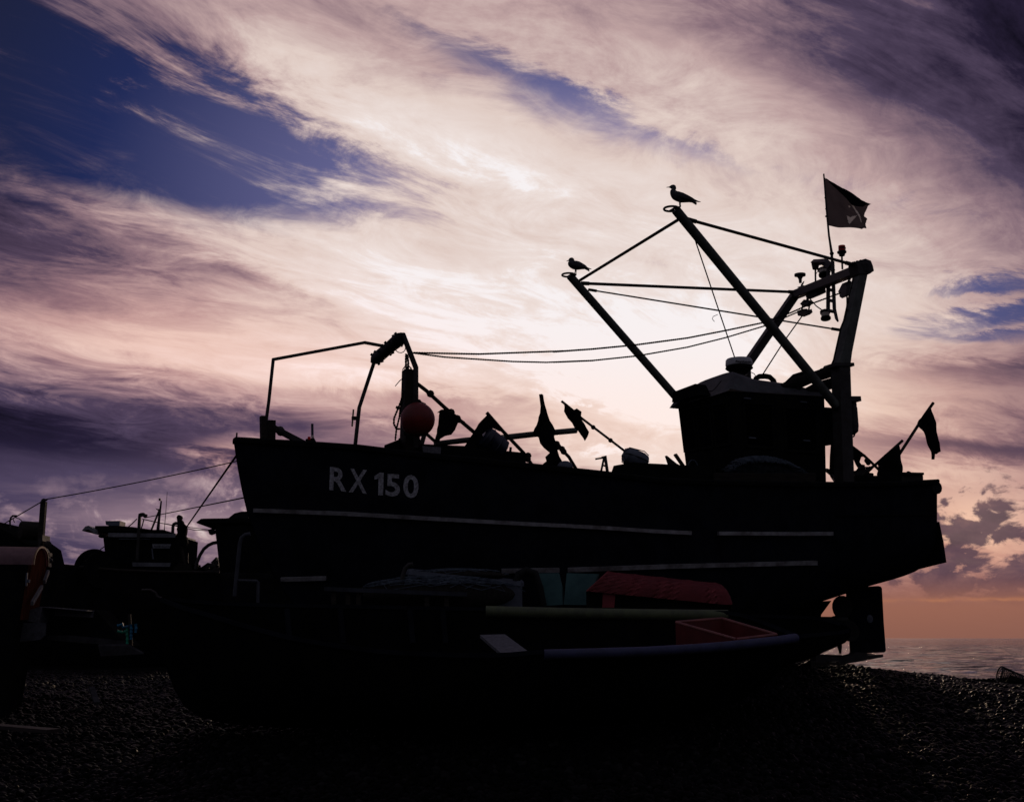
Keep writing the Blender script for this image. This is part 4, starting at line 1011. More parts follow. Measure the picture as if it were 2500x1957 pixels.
# ------------------------------------------------------------------ beach and sea
import numpy as np
YB = [(-40, 0), (9.0, 0), (12, .30), (15, .58), (18, .72), (21, .78), (23, .70), (27, .2), (34, -1.2), (45, -3), (70, -5)]
XM = [(0, 1.0), (3.0, 1.1), (4.9, 1.12), (5.7, .95), (6.8, .80), (8.0, .63), (9.5, .66), (14, .7)]
def gh(x, y):
    b = interp(YB, y); left = max(0, min(1, (-1 - x) / 4)); left = left * left * (3 - 2 * left)
    bl = interp([(-40, 0), (9, 0), (12, .3), (15, .5), (18, .55), (34, .7), (46, -1), (60, -4), (70, -5)], y)
    h_ = b * (1 - left) + bl * left
    k = max(0, min(1, (y - 13) / 5)); m_ = interp(XM, x) if x > 0 else 1
    h_ *= 1 - k * (1 - m_) if h_ > 0 else 1
    return h_ + (mnoise.noise(Vector((x * .5, y * .5, 0))) * .05 + mnoise.noise(Vector((x * 1.7, y * 1.7, 3))) * .025) * (1 if y < 40 else 0)
xs = [-400, -200, -100, -60, -40, -30] + [-24 + i * .3 for i in range(161)] + [30, 40, 60, 100, 200, 400]
ys = [-60, -30, -10, 0, 4] + [7 + i * .3 for i in range(64)] + [27, 29, 31, 34, 38, 42, 46, 52, 60, 70]
bm = bm_new(); loft(bm, [[Vector((x, y, gh(x, y))) for x in xs] for y in ys])
m = bpy.data.materials.new('shingle bed'); m.use_nodes = True; nt = m.node_tree; b = nt.nodes['Principled BSDF']
t = nt.nodes.new('ShaderNodeTexCoord'); vo = nt.nodes.new('ShaderNodeTexVoronoi'); vo.inputs['Scale'].default_value = 16; nt.links.new(t.outputs['Object'], vo.inputs['Vector'])
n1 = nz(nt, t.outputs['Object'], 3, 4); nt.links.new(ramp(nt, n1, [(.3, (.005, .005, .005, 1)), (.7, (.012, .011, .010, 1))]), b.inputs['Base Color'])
bp = nt.nodes.new('ShaderNodeBump'); bp.inputs['Strength'].default_value = 1; bp.inputs['Distance'].default_value = .03; bp.invert = True
nt.links.new(vo.outputs['Distance'], bp.inputs['Height']); nt.links.new(bp.outputs[0], b.inputs['Normal']); b.inputs['Roughness'].default_value = .8; b.inputs['Specular IOR Level'].default_value = .022
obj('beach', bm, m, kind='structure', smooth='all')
bm = bm_new(); rows = []; yy = 27.0; k = 0
while yy < 700:
    fade = min(1.0, (700 - yy) / 300); row = []
    for i in range(171):
        x = (i / 170 * 1.1 - .45) * yy * 1.15
        z = -1.6 + fade * (mnoise.noise(Vector((x * .22, yy * .8, 0))) * .24 + mnoise.noise(Vector((x * 1.1, yy * 2.6, 5))) * .13 + mnoise.noise(Vector((x * .03, yy * .09, 8))) * .28)
        row.append(Vector((x, yy, z)))
    rows.append(row); yy *= 1.0085; k += 1
rows[-1] = [Vector((p.x, p.y, -1.6)) for p in rows[-1]]
G = loft(bm, rows)
last = G[-1]; far_ = [bm.verts.new((v.co.x * 60, v.co.y * 60, -1.6)) for v in last]
for i in range(170): bm.faces.new((last[i], last[i + 1], far_[i + 1], far_[i]))
for e, sx in ((0, -1), (170, 1)):
    c = [r[e] for r in G[:-1:24]] + [G[-1][e], far_[e]]; o = [bm.verts.new((v.co.x + sx * (v.co.y * 4 + 500), v.co.y, -1.6)) for v in c]
    for i in range(len(c) - 1): bm.faces.new((c[i], c[i + 1], o[i + 1], o[i]))
m = bpy.data.materials.new('sea water'); m.use_nodes = True; nt = m.node_tree; b = nt.nodes['Principled BSDF']
b.inputs['Base Color'].default_value = (.010, .010, .016, 1); b.inputs['Roughness'].default_value = .10; b.inputs['IOR'].default_value = 1.27
t = nt.nodes.new('ShaderNodeTexCoord'); mp = nt.nodes.new('ShaderNodeMapping'); mp.inputs['Scale'].default_value = (.35, 1.0, 1); nt.links.new(t.outputs['Object'], mp.inputs[0])
h1 = nz(nt, mp.outputs[0], .5, 6, .6, .4); h2 = nz(nt, mp.outputs[0], .06, 4, .6)
bp = nt.nodes.new('ShaderNodeBump'); bp.inputs['Strength'].default_value = 1.0; bp.inputs['Distance'].default_value = 2.2
nt.links.new((h1 * .5 + h2 * 2.2).s, bp.inputs['Height']); nt.links.new(bp.outputs[0], b.inputs['Normal'])
obj('sea', bm, m, kind='structure', smooth='all')
# pebbles: scattered stones, one heap of stuff
rng = np.random.default_rng(4)
pts = []; scl = []
for (y0, y1, den, smin, smax) in ((8.4, 10.5, 900, .016, .048), (10.5, 13, 640, .018, .050), (13, 17, 380, .022, .052), (17, 23.5, 200, .028, .058)):
    A_ = (y1 - y0) * (y1 + y0) * .5 * .98; n = int(A_ * den)
    y = y0 + (y1 - y0) * rng.random(n); x = (rng.random(n) * 2 - 1) * .49 * y
    r_ = smin + (smax - smin) * rng.random(n) ** 2.6
    for X, Y, r in zip(x, y, r_):
        pts.append((X, Y, gh(X, Y) + r * .25)); scl.append(r)
me = bpy.data.meshes.new('pebbles'); me.from_pydata(pts, [], [])
at_ = me.attributes.new('stone', 'FLOAT', 'POINT'); at_.data.foreach_set('value', scl)
peb = bpy.data.objects.new('pebbles', me); COL.objects.link(peb); peb['kind'] = 'stuff'; peb['label'] = 'dark rounded wet beach pebbles covering the shore'; peb['category'] = 'pebbles'
mp_ = bpy.data.materials.new('wet flint pebble'); mp_.use_nodes = True; nt = mp_.node_tree; b = nt.nodes['Principled BSDF']
oi = nt.nodes.new('ShaderNodeObjectInfo'); rnd_ = NV(nt, oi.outputs['Random'])
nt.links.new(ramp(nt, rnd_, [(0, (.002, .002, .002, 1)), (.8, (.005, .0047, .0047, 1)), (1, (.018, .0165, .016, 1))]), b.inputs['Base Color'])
b.inputs['Roughness'].default_value = .34; b.inputs['Specular IOR Level'].default_value = .022
ng = bpy.data.node_groups.new('pebble scatter', 'GeometryNodeTree')
ng.interface.new_socket('Geometry', in_out='INPUT', socket_type='NodeSocketGeometry'); ng.interface.new_socket('Geometry', in_out='OUTPUT', socket_type='NodeSocketGeometry')
N = ng.nodes.new; L = ng.links.new
gi, go = N('NodeGroupInput'), N('NodeGroupOutput'); jn = N('GeometryNodeGeometryToInstance')
for k in range(6):
    ic = N('GeometryNodeMeshIcoSphere'); ic.inputs['Radius'].default_value = 1; ic.inputs['Subdivisions'].default_value = 3
    ns = N('ShaderNodeTexNoise'); ns.noise_dimensions = '4D'; ns.inputs['W'].default_value = k * 7.3; ns.inputs['Scale'].default_value = .75; ns.inputs['Detail'].default_value = 1.5
    sub = N('ShaderNodeVectorMath'); sub.operation = 'SUBTRACT'; L(ns.outputs['Color'], sub.inputs[0]); sub.inputs[1].default_value = (.5, .5, .5)
    sc_ = N('ShaderNodeVectorMath'); sc_.operation = 'SCALE'; L(sub.outputs[0], sc_.inputs[0]); sc_.inputs['Scale'].default_value = 1.1
    sp_ = N('GeometryNodeSetPosition'); L(ic.outputs[0], sp_.inputs['Geometry']); L(sc_.outputs[0], sp_.inputs['Offset'])
    tr = N('GeometryNodeTransform'); L(sp_.outputs[0], tr.inputs['Geometry']); tr.inputs['Scale'].default_value = (1.1, .95, .82)
    ss = N('GeometryNodeSetShadeSmooth'); L(tr.outputs[0], ss.inputs[0])
    sm = N('GeometryNodeSetMaterial'); L(ss.outputs[0], sm.inputs[0]); sm.inputs['Material'].default_value = mp_
    L(sm.outputs[0], jn.inputs[0])
ip = N('GeometryNodeInstanceOnPoints'); L(gi.outputs[0], ip.inputs['Points']); L(jn.outputs[0], ip.inputs['Instance']); ip.inputs['Pick Instance'].default_value = True
ri = N('FunctionNodeRandomValue'); ri.data_type = 'INT'; ri.inputs[4].default_value = 0; ri.inputs[5].default_value = 5; L(ri.outputs[2], ip.inputs['Instance Index'])
rr_ = N('FunctionNodeRandomValue'); rr_.data_type = 'FLOAT_VECTOR'; rr_.inputs[0].default_value = (-.8, -.8, 0); rr_.inputs[1].default_value = (.8, .8, 6.28); rr_.inputs['Seed'].default_value = 3; L(rr_.outputs[0], ip.inputs['Rotation'])
na = N('GeometryNodeInputNamedAttribute'); na.data_type = 'FLOAT'; na.inputs['Name'].default_value = 'stone'; L(na.outputs[0], ip.inputs['Scale'])
L(ip.outputs[0], go.inputs[0])
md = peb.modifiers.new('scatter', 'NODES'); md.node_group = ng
# ------------------------------------------------------------------ foreground boats and gear
def ats(pts, Y): return [at(p[0], p[1], Y) for p in pts]
def open_boat(name, label, near, far, keel, bulge=.22, m=M_HULL2, rim=.05, n=36):
    """open boat from two gunwale lines and a keel line given as (px, py, Y) from bow to stern"""
    def smp(line, f):
        ts = [i / (len(line) - 1) for i in range(len(line))]
        return at(*[spline([(t_, p[k]) for t_, p in zip(ts, line)], f) for k in range(3)])
    def arc(line):
        P = [smp(line, i / 200) for i in range(201)]; d = [0]
        for a, b in zip(P, P[1:]): d.append(d[-1] + (b - a).length)
        out = []
        for i in range(n + 1):
            s = d[-1] * i / n; j = max(k for k in range(201) if d[k] <= s + 1e-9); out.append(P[j])
        return out
    A_, B_, K_ = arc(near), arc(far), arc(keel)
    t = thing(name, label, 'boat', K_[n // 2])
    bm = bm_new(); rows = []
    for i in range(n + 1):
        e = math.sin(min(1, i / n * 1.0 + .02) * math.pi) ** .5 if 0 < i < n else 0.05
        w = (B_[i] - A_[i]); o = Vector((w.x, w.y, 0)); o = o.normalized() if o.length > 1e-4 else Vector((0, 1, 0)); r_ = []
        for g, sg in ((A_[i], -1), (B_[i], 1)):
            side = []
            for k in range(9):
                f = k / 8; side.append(g.lerp(K_[i], f) + o * sg * bulge * e * math.sin(math.pi * f) * .9 - ZU * bulge * e * .55 * math.sin(math.pi * f))
            r_.append(side)
        rows.append(r_[0] + r_[1][::-1][1:])
    loft(bm, rows); bmesh.ops.solidify(bm, geom=bm.faces[:], thickness=.03)
    obj('hull', bm, m, t, smooth=True)
    bm = bm_new(); path_bar(bm, A_[1:], rim, .04, side=Vector((0, 1, 0))); path_bar(bm, B_[1:], rim, .04, side=Vector((0, 1, 0))); obj('gunwale', bm, M_HULL, t)
    return t, A_, B_, K_
near = [(376, 1456, 12.4), (444, 1482, 12.0), (520, 1504, 11.75), (587, 1524, 11.5), (700, 1554, 11.3), (804, 1572, 11.2), (962, 1592, 11.1), (1197, 1599, 11.1), (1330, 1590, 11.1), (1578, 1583, 11.2), (1773, 1571, 11.4), (1890, 1559, 11.7), (1940, 1552, 11.9)]
far = [(376, 1456, 12.4), (440, 1464, 12.6), (520, 1471, 12.75), (652, 1476, 12.9), (870, 1480, 12.95), (1182, 1486, 12.95), (1500, 1490, 12.9), (1700, 1494, 12.8), (1785, 1496, 12.7), (1833, 1508, 12.5), (1887, 1529, 12.3), (1940, 1552, 11.9)]
keel = [(385, 1500, 12.35), (410, 1640, 12.3), (470, 1740, 12.2), (620, 1770, 12.1), (900, 1778, 12.0), (1200, 1780, 12.0), (1500, 1770, 12.0), (1720, 1740, 12.0), (1860, 1680, 12.0), (1915, 1610, 11.95)]
punt, PA, PB, PK = open_boat('open_boat', 'long dark open boat lying on the shingle in front of the fishing boat, blue sleeve on its rim', near, far, keel)
punt['label'] = 'long dark open boat lying nearest the camera, blue sleeve along its rim'
bm = bm_new(); tube(bm, [at(*p) for p in ((1329, 1597, 11.05), (1450, 1594, 11.07), (1578, 1590, 11.12), (1700, 1583, 11.25), (1773, 1577, 11.33), (1850, 1569, 11.5), (1895, 1564, 11.65), (1942, 1557, 11.88))], .046, 12); obj('rim_sleeve', bm, M_BLUE, punt, smooth=True, label='navy blue foam sleeve on the near rim')
bm = bm_new(); tube(bm, [at(*p) for p in ((1186, 1492, 12.9), (1400, 1497, 12.9), (1600, 1500, 12.85), (1778, 1502, 12.75))], .060, 12); obj('rim_sleeve', bm, M_GREEN, punt, smooth=True, label='olive foam sleeve on the far rim')
bm = bm_new(); q = Z5((1832, 552), (1998, 548), (2160, 668), (1970, 672)); slab(bm, [at(*q[0], 12.25), at(*q[1], 12.25), at(*q[2], 11.17), at(*q[3], 11.17)], ZU * .03); obj('thwart', bm, M_GREYWOOD, punt)
for x in (560, 700, 830, 1000, 1080): 
    bm = bm_new(); bar(bm, at(x, 1486, 12.88), at(x + 8, 1570, 12.75), .05, .04); obj('frame_rib', bm, M_HULL, punt)
bm = bm_new(); tube(bm, [at(*p) for p in ((346, 1440, 12.4), (368, 1440, 12.4), (380, 1447, 12.4), (384, 1456, 12.4), (394, 1460, 12.4))], .014, 8); obj('stem_ring', bm, M_STEEL, punt)
# red fish box inside
R_ = Z6((1285, 440), (1575, 416), (1915, 517), (1662, 547)); YY = (12.45, 12.65, 12.0, 11.7); top = [at(*p, y) for p, y in zip(R_, YY)]
cb = thing('fish_box', 'open red plastic fish box inside the near open boat', 'box', sum(top, Vector()) / 4 - ZU * .28)
bm = bm_new()
for i in range(4):
    a, b = top[i], top[(i + 1) % 4]; n = (b - a).cross(ZU).normalized(); slab(bm, [a, b, b - ZU * .28, a - ZU * .28], n * .018)
slab(bm, [p - ZU * .28 for p in top], ZU * .015); obj('box_wall', bm, M_REDBOX, cb)
bm = bm_new()
for i in range(4):
    a, b = top[i], top[(i + 1) % 4]; tube(bm, [a + ZU * .012, b + ZU * .012], .016, 8)
obj('box_rim', bm, mat('worn red plastic rim', (.36, .10, .08), .4), cb, smooth=True)
# second, smaller dinghy behind
near = [(2077, 1537, 13.45), (2049, 1543, 13.2), (1990, 1549, 13.0), (1940, 1553, 12.9), (1850, 1556, 12.85), (1750, 1556, 12.85), (1640, 1552, 12.9)]
far = [(2077, 1537, 13.45), (2052, 1524, 13.6), (2006, 1511, 13.8), (1960, 1506, 13.9), (1850, 1503, 14), (1750, 1503, 14), (1640, 1503, 14)]
keel = [(2074, 1556, 13.45), (2062, 1569, 13.45), (2013, 1590, 13.45), (1960, 1612, 13.4), (1850, 1640, 13.4), (1750, 1650, 13.4), (1640, 1650, 13.4)]
ding, DA, DB, DK = open_boat('dinghy', 'small dark dinghy with its pointed end below the propeller', near, far, keel, .12, M_HULL2, .04, 24)
bm = bm_new(); slab(bm, ats(Z7((570, 490), (638, 524), (556, 536)), 13.4), ZU * .03); obj('breasthook', bm, M_WOOD, ding)
bm = bm_new(); tube(bm, ats(Z7((562, 600), (563, 640), (566, 690)), 13.44), [.018, .028, .012], 8); obj('stem_peg', bm, M_STEEL, ding)
# vaulted red cover
def quad_at(p, Y): return at(p[0], p[1], Y)
def e_(i): f = i / 20; return (725 + (1592 - 725) * f, 237 + (322 - 237) * f), (862 + (1530 - 862) * f, 115 + (186 - 115) * f)
t = thing('boat_cover', 'ribbed red vaulted cover standing beside the hull above the olive sleeve', 'cover', at(*Z6((1150, 330))[0], 13.9))
bm = bm_new(); rows = []
for i in range(25):
    (ex, ey), (rx, ry) = e_(min(i, 20)); cv_ = max(0, i - 20) / 4; ex += 44 * cv_; rx += 80 * math.sin(cv_ * 1.57); ry += (ey - ry) * .85 * (1 - math.cos(cv_ * 1.57)); g = at(*Z6((ex, ey))[0], 13.55); r_ = at(*Z6((rx, ry))[0], 13.95); w = r_ - g; row = []
    rib = 1.0 + (.025 if i % 5 == 0 else 0)
    for k in range(13):
        a = math.pi * k / 12; row.append(Vector((g.x + w.x * math.sin(a) if k <= 6 else g.x + w.x * (1 - (1 - math.sin(a)) * .3), g.y + w.y * (1 - math.cos(a)), g.z + w.z * math.sin(a) * rib)))
    rows.append(row)
loft(bm, rows, False); bmesh.ops.solidify(bm, geom=bm.faces[:], thickness=.02); obj('canopy', bm, M_COVER, t, smooth=True)
bm = bm_new(); slab(bm, [rows[0][0], rows[0][3], rows[0][6], rows[0][9], rows[0][12]], (rows[1][6] - rows[0][6]).normalized() * .02); slab(bm, ats(Z6((826, 225), (906, 232), (897, 340), (822, 340)), 13.6), Vector((0, .03, 0))); obj('end_panel', bm, M_COVER, t)
bm = bm_new(); p = [rows[0][0], rows[24][0], rows[24][0] - ZU * .12, rows[0][0] - ZU * .26]; slab(bm, [q + Vector((0, .08, 0)) for q in p], Vector((0, .03, 0))); slab(bm, [rows[24][0], rows[24][4], rows[24][6], rows[24][9], rows[24][12], rows[24][12] - ZU * .15, rows[24][0] - ZU * .15], Vector((.02, 0, 0))); obj('side_wall', bm, M_CABIN, t)
# teal sheets and a dark hoop
bm = bm_new(); slab(bm, ats(Z6((405, 126), (548, 124), (570, 210), (580, 322), (448, 330)), 14.1), Vector((.02, .05, 0))); obj('tarpaulin_board', bm, M_TEAL, label='teal sheet standing left of the dark gap beside the red cover', cat='sheet', group='teal sheets against the hull')
bm = bm_new(); slab(bm, ats(Z6((604, 124), (800, 130), (772, 220), (740, 324), (586, 322)), 14.1), Vector((.02, .05, 0))); obj('tarpaulin_board', bm, M_TEAL, label='wider teal sheet partly behind the end of the red cover', cat='sheet', group='teal sheets against the hull')
bm = bm_new(); tube(bm, ats(Z6((278, 330), (275, 200), (300, 130), (345, 108), (400, 125), (430, 220), (450, 330)), 14.0), .045, 10); obj('hoop', bm, M_BLACK, smooth=True, label='thick dark hoop standing left of the teal sheets', cat='hoop')
# grey tub with net, rail, pipe
t = thing('tub', 'grey blue tub heaped with net between the open boat and the hull', 'tub', at(*Z5((1650, 340))[0], 14.0))
tp = [at(*Z5(p)[0], y) for p, y in (((1360, 128), 13.6), ((2105, 205), 13.6), ((2090, 190), 14.5), ((1380, 118), 14.5))]
bm = bm_new()
for i in range(4):
    a, b = tp[i], tp[(i + 1) % 4]; n = (b - a).cross(ZU).normalized(); slab(bm, [a, b, b - ZU * .36, a - ZU * .36], n * .03)
obj('tub_wall', bm, M_GREY, t)
bm = bm_new()
for i in range(4):
    a, b = tp[i], tp[(i + 1) % 4]; bar(bm, a, b, .07, .05)
obj('tub_rim', bm, M_GREY, t)
def strands(bm, ctr, ex, ey, ez, n, seed, r=.004):
    rnd = random.Random(seed)
    for k in range(n):
        a0 = rnd.uniform(0, 6.28); a1 = a0 + rnd.uniform(.8, 2.5); rr_ = rnd.uniform(.2, 1); pts = []
        for i in range(7):
            a = a0 + (a1 - a0) * i / 6; q = rr_ * (1 + .15 * math.sin(i * 2 + k)); pts.append(ctr + ex * math.cos(a) * q + ey * math.sin(a) * q + ez * math.sqrt(max(.02, 1 - min(1, q * q * .8))) + Vector((0, 0, rnd.uniform(0, .015))))
        tube(bm, pts, r, 4)
def net_pile(name, label, ctr, ex, ey, ez, n, seed, parent=None, r=.004):
    bm = bm_new(); bmesh.ops.create_uvsphere(bm, u_segments=24, v_segments=12, radius=1, matrix=Matrix.Translation(ctr) @ Matrix(((ex.x, ey.x, 0, 0), (ex.y, ey.y, 0, 0), (0, 0, ez.z * .96, 0), (0, 0, 0, 1))))
    t_ = thing(name, label, 'net', ctr) if parent is None else parent
    obj('net_core', bm, M_ROPE, t_, smooth=True); bm = bm_new(); strands(bm, ctr, ex, ey, ez, n, seed, r); obj('loose_mesh', bm, M_NET, t_)
net_pile('net_pile', '', at(*Z5((1700, 150))[0], 14.05), Vector((.55, 0, 0)), Vector((0, .25, 0)), ZU * .07, 60, 2, parent=t)
net_pile('net_pile', 'low heap of fishing net in front of the grey tub', at(*Z5((1560, 275))[0], 13.4), Vector((.85, 0, 0)), Vector((0, .2, 0)), ZU * .20, 110, 3)
t = thing('trestle', 'low timber rail on short posts behind the open boat', 'rail', at(*Z5((1270, 345))[0], 13.1))
bm = bm_new(); a, b = at(*Z5((800, 238))[0], 13.1), at(*Z5((1745, 275))[0], 13.1); bar(bm, a, b, .12, .045); obj('rail_top', bm, mat('dull blue grey timber', (.06, .065, .08), .7, spec=.2), t)
for x in (860, 955, 1025, 1480, 1610): bm = bm_new(); y = 240 + (x - 800) * .039; bar(bm, at(*Z5((x, y + 8))[0], 13.1), at(*Z5((x, y + 110))[0], 13.1), .05); obj('rail_post', bm, M_WOOD, t)
bm = bm_new(); tube(bm, ats(Z5((1305, 245), (1318, 150), (1335, 100), (1360, 76), (1386, 74)), 13.3), .025, 10); obj('bent_pipe', bm, M_STEEL, smooth=True, label='dark bent pipe rising at the left end of the grey tub', cat='pipe')
bm = bm_new(); P_ = Z4; tube(bm, ats(Z4((1832, 458), (1795, 464), (1768, 485), (1755, 530), (1735, 720), (1716, 912)), 13.2), .022, 10); tube(bm, ats(Z4((1742, 801), (1880, 803), (1890, 812), (1886, 985)), 13.2), .018, 8); tube(bm, ats(Z4((1742, 801), (1880, 803)), 13.2), .018, 8)
obj('handrail', bm, mat('dull galvanised tube', (.085, .09, .105), .6, (.045, .048, .055), 6, spec=.2), smooth=True, label='bent tubular metal handrail standing in front of the fishing boat bow', cat='handrail')
# timber skids under the keel
for i, (x0, x1, y0, y1, Y, lb) in enumerate(((1975, 2080, 1622, 1630, 18.0, 'short greased timber laid under the heel of the rudder'), (1600, 1860, 1640, 1648, 17.2, 'long greased timber laid under the aft keel of the fishing boat'))):
    bm = bm_new(); bar(bm, at(x0, y0, Y), at(x1, y1, Y), .2, .12); obj('skid_timber', bm, M_WOOD, label=lb, cat='timber', group='timbers under the keel', bevel=.01)
bm = bm_new(); rows = [[bw(u, v, gh(*bw(u, v, 0).xy) - .1) for v in (-.5, .5)] + [bw(u, v, .84) for v in (.3, -.3)] for u in (2.2, 3.2)]; loft(bm, rows, True, True)
obj('keel_block', bm, M_WOOD, label='stout timber block under the after part of the keel', cat='block')
# odds and ends on the beach
bm = bm_new(); bar(bm, at(*zr(0, 1500, 2182 / 600)((815, 650))[0], 12.6), at(*zr(0, 1500, 2182 / 600)((862, 785))[0], 12.2), .055, .025); obj('plank', bm, M_DULL, label='short pale plank propped on the shingle at the lower left', cat='plank')
bm = bm_new(); q = zr(0, 1500, 2182 / 600)((-60, 985), (480, 1030)); bar(bm, at(*q[0], 11.0), at(*q[1], 10.7), .16, .03); obj('driftwood', bm, mat('brown wet board', (.04, .024, .021), .7, (.022, .014, .013), 4, bump=.4), label='flat brown board lying on the pebbles at the left edge', cat='board')
# wire creel on the crest at the right
t = thing('creel', 'mesh creel lying half crushed on the beach crest at the right edge', 'creel', at(*ZT((1250, 900))[0], 19))
def cage(rows_, th):
    bm = bm_new(); loft(bm, rows_, False); bmesh.ops.wireframe(bm, faces=bm.faces[:], thickness=th, use_replace=True, use_boundary=True, use_even_offset=True); return bm
def hoopr(p, Y, r0, r1): c = at(*ZT(p)[0], Y); return [c + Vector((math.cos(a) * r0 * .35, math.sin(a) * r0, math.cos(a) * r1)) for a in [k * math.pi * 2 / 18 for k in range(19)]]
rows = [hoopr((860 + i * 62, 640 + i * 18), 19, .10, .115 - .004 * i) for i in range(15)]
obj('cage_mesh', cage(rows, .010), M_ROPE, t)
bm = bm_new(); tube(bm, rows[0], .013, 6, caps=False); tube(bm, [rows[k][0] for k in range(15)], .018, 6); tube(bm, [p for p in rows[7]], .013, 6, caps=False); obj('cage_hoop', bm, M_STEEL, t)
rows = [hoopr((1130 + i * 50, 870 + i * 9), 18.7, .09, .075) for i in range(12)]; obj('cage_mesh', cage(rows, .009), M_ROPE, t)
bm = bm_new(); q = ZT((-500, 818), (-420, 795), (100, 815), (560, 830), (800, 845)); rows = [[at(*p, 19.2), at(*p, 19.7), at(p[0], p[1] + 8, 19.7), at(p[0], p[1] + 8, 19.2)] for p in q]; loft(bm, rows, True, True)
obj('rubber_mat', bm, M_BLACK, label='flat black mat lying along the beach crest left of the creel', cat='mat')
# ------------------------------------------------------------------ boats and shed on the left
def solid(bm, px, Y, d=.1): slab(bm, ats(px, Y + d / 2), Vector((0, d, 0)))
def bx4(bm, q, Y, d):
    """box from four front pixel corners BL, BR, TR, TL, depth d"""
    f = ats(q, Y); b = [p + Vector((0, d, 0)) for p in f]; box8(bm, [f[0], f[1], b[1], b[0], f[3], f[2], b[2], b[3]])
Y2 = 26.0
b2 = thing('trawler', 'dark beached boat with a pale roofed wheelhouse and slim masts, beyond the fishing boat bow', 'boat', at(330, 1460, Y2 + 1))
bm = bm_new(); rows = []
gl = Z4((200, 680), (355, 690), (640, 714), (1000, 745), (1300, 757), (1620, 757), (1750, 750), (1850, 740))
for i, p in enumerate(gl):
    k = i / (len(gl) - 1); w = 1.2 * (1 - max(0, (k - .55) / .45) ** 2 * .95); c = at(*p, Y2 + 1.2); o = Vector((0, 1, 0))
    rows.append([c - o * w, c - o * w * .9 - ZU * .7, c - o * w * .6 - ZU * 1.5, c - o * .06 - ZU * 2.25, c + o * .06 - ZU * 2.25, c + o * w * .6 - ZU * 1.5, c + o * w * .9 - ZU * .7, c + o * w])
loft(bm, rows, True, True); obj('hull', bm, M_HULL2, b2, smooth=True)
bm = bm_new(); tube(bm, [r[0] for r in rows], .03, 8); obj('gunwale', bm, M_WOOD, b2)
bm = bm_new(); bx4(bm, ZB((280, 1190), (1195, 1190), (1228, 690), (222, 690)), Y2 + .5, 1.5); w2 = obj('wheelhouse', bm, M_CABIN, b2)
bm = bm_new(); bx4(bm, ZB((285, 692), (1168, 700), (1165, 648), (285, 640)), Y2 + .4, 1.7); solid(bm, ZB((115, 655), (160, 600), (200, 590), (285, 642), (285, 692), (200, 640)), Y2 + .4, 1.7); obj('roof', bm, mat('pale roof edge', (.26, .26, .28), .6), w2)
bm = bm_new(); solid(bm, ZB((230, 640), (235, 580), (520, 578), (545, 605), (620, 590), (700, 592), (780, 630), (1100, 628), (1110, 650), (280, 650)), Y2 + .6, 1.2); ball(bm, at(*ZB((170, 600))[0], Y2 + .6), .04, 10); solid(bm, ZB((175, 680), (220, 660), (235, 690), (190, 705)), Y2 + .4, .2); obj('roof_gear', bm, M_CABIN, w2)
bm = bm_new(); solid(bm, ZB((290, 496), (478, 494), (472, 560), (440, 578), (340, 572), (332, 552), (296, 546)), Y2 + .7, .4); obj('radar', bm, M_GREY, b2)
bm = bm_new(); bar(bm, at(*ZB((665, 1000))[0], Y2 + .3), at(*ZB((697, 430))[0], Y2 + .3), .058); solid(bm, ZB((684, 432), (690, 395), (720, 382), (755, 380), (775, 400), (792, 398), (786, 440), (760, 445), (745, 425), (720, 428)), Y2 + .25, .1); obj('mast', bm, M_STEEL, b2)
bm = bm_new(); tube(bm, ats(ZB((930, 640), (950, 450), (978, 225)), Y2 + .9), [.04, .03, .018], 8); bar(bm, at(*ZB((955, 340))[0], Y2 + .9), at(*ZB((838, 630))[0], Y2 + .9), .035); solid(bm, ZB((905, 318), (930, 330), (962, 330), (955, 352), (925, 345)), Y2 + .9, .05); solid(bm, ZB((948, 192), (970, 192), (970, 222), (948, 222)), Y2 + .9, .05); obj('tripod_mast', bm, M_STEEL, b2)
bm = bm_new(); tube(bm, ats(ZB((1015, 632), (1020, 570), (1035, 400), (1055, 108)), Y2 + .9), [.018, .008, .007, .005], 6); obj('whip_aerial', bm, M_STEEL, b2)
bm = bm_new(); tube(bm, ats(ZB((662, 458), (600, 520), (525, 582)), Y2 + .4), .012, 6); obj('wire', bm, M_ROPE, b2)
bm = bm_new(); tube(bm, ats(ZB((730, 460), (900, 500), (1200, 550), (1600, 600)), Y2), .009, 6); obj('wire', bm, M_ROPE, b2)
bm = bm_new(); tube(bm, ats(ZB((740, 460), (960, 510), (1150, 548), (1400, 600), (1600, 612)), Y2), .009, 6); obj('wire', bm, M_ROPE, b2)
bm = bm_new(); tube(bm, ats(ZB((750, 470), (735, 530), (706, 622)), Y2 + .3), .014, 6); obj('wire', bm, M_ROPE, b2)
bm = bm_new(); tube(bm, ats(ZB((1125, 650), (1130, 560), (1140, 525), (1165, 515), (1195, 520)), Y2 + .6), .036, 10); obj('exhaust_pipe', bm, M_STEEL, b2, smooth=True)
bm = bm_new(); solid(bm, ZB((862, 785), (1105, 787), (1088, 840), (870, 840)), Y2 + .42, .03); nb = obj('name_board', bm, mat('pale name board', (.30, .31, .33), .6), b2)
tb = lay_text('ALFIE ELLEN', ZB((880, 800), (1090, 802), (1080, 828), (882, 828)), lambda x, y: at(x, y, Y2 + .40), bold=.0, cut=1); obj('board_lettering', tb, M_BLACK, nb)
bm = bm_new(); solid(bm, ZB((600, 1022), (1100, 1030), (1092, 1080), (608, 1076)), Y2 + .45, .04); obj('window', bm, mat('dull window pane', (.20, .21, .23), .3), w2)
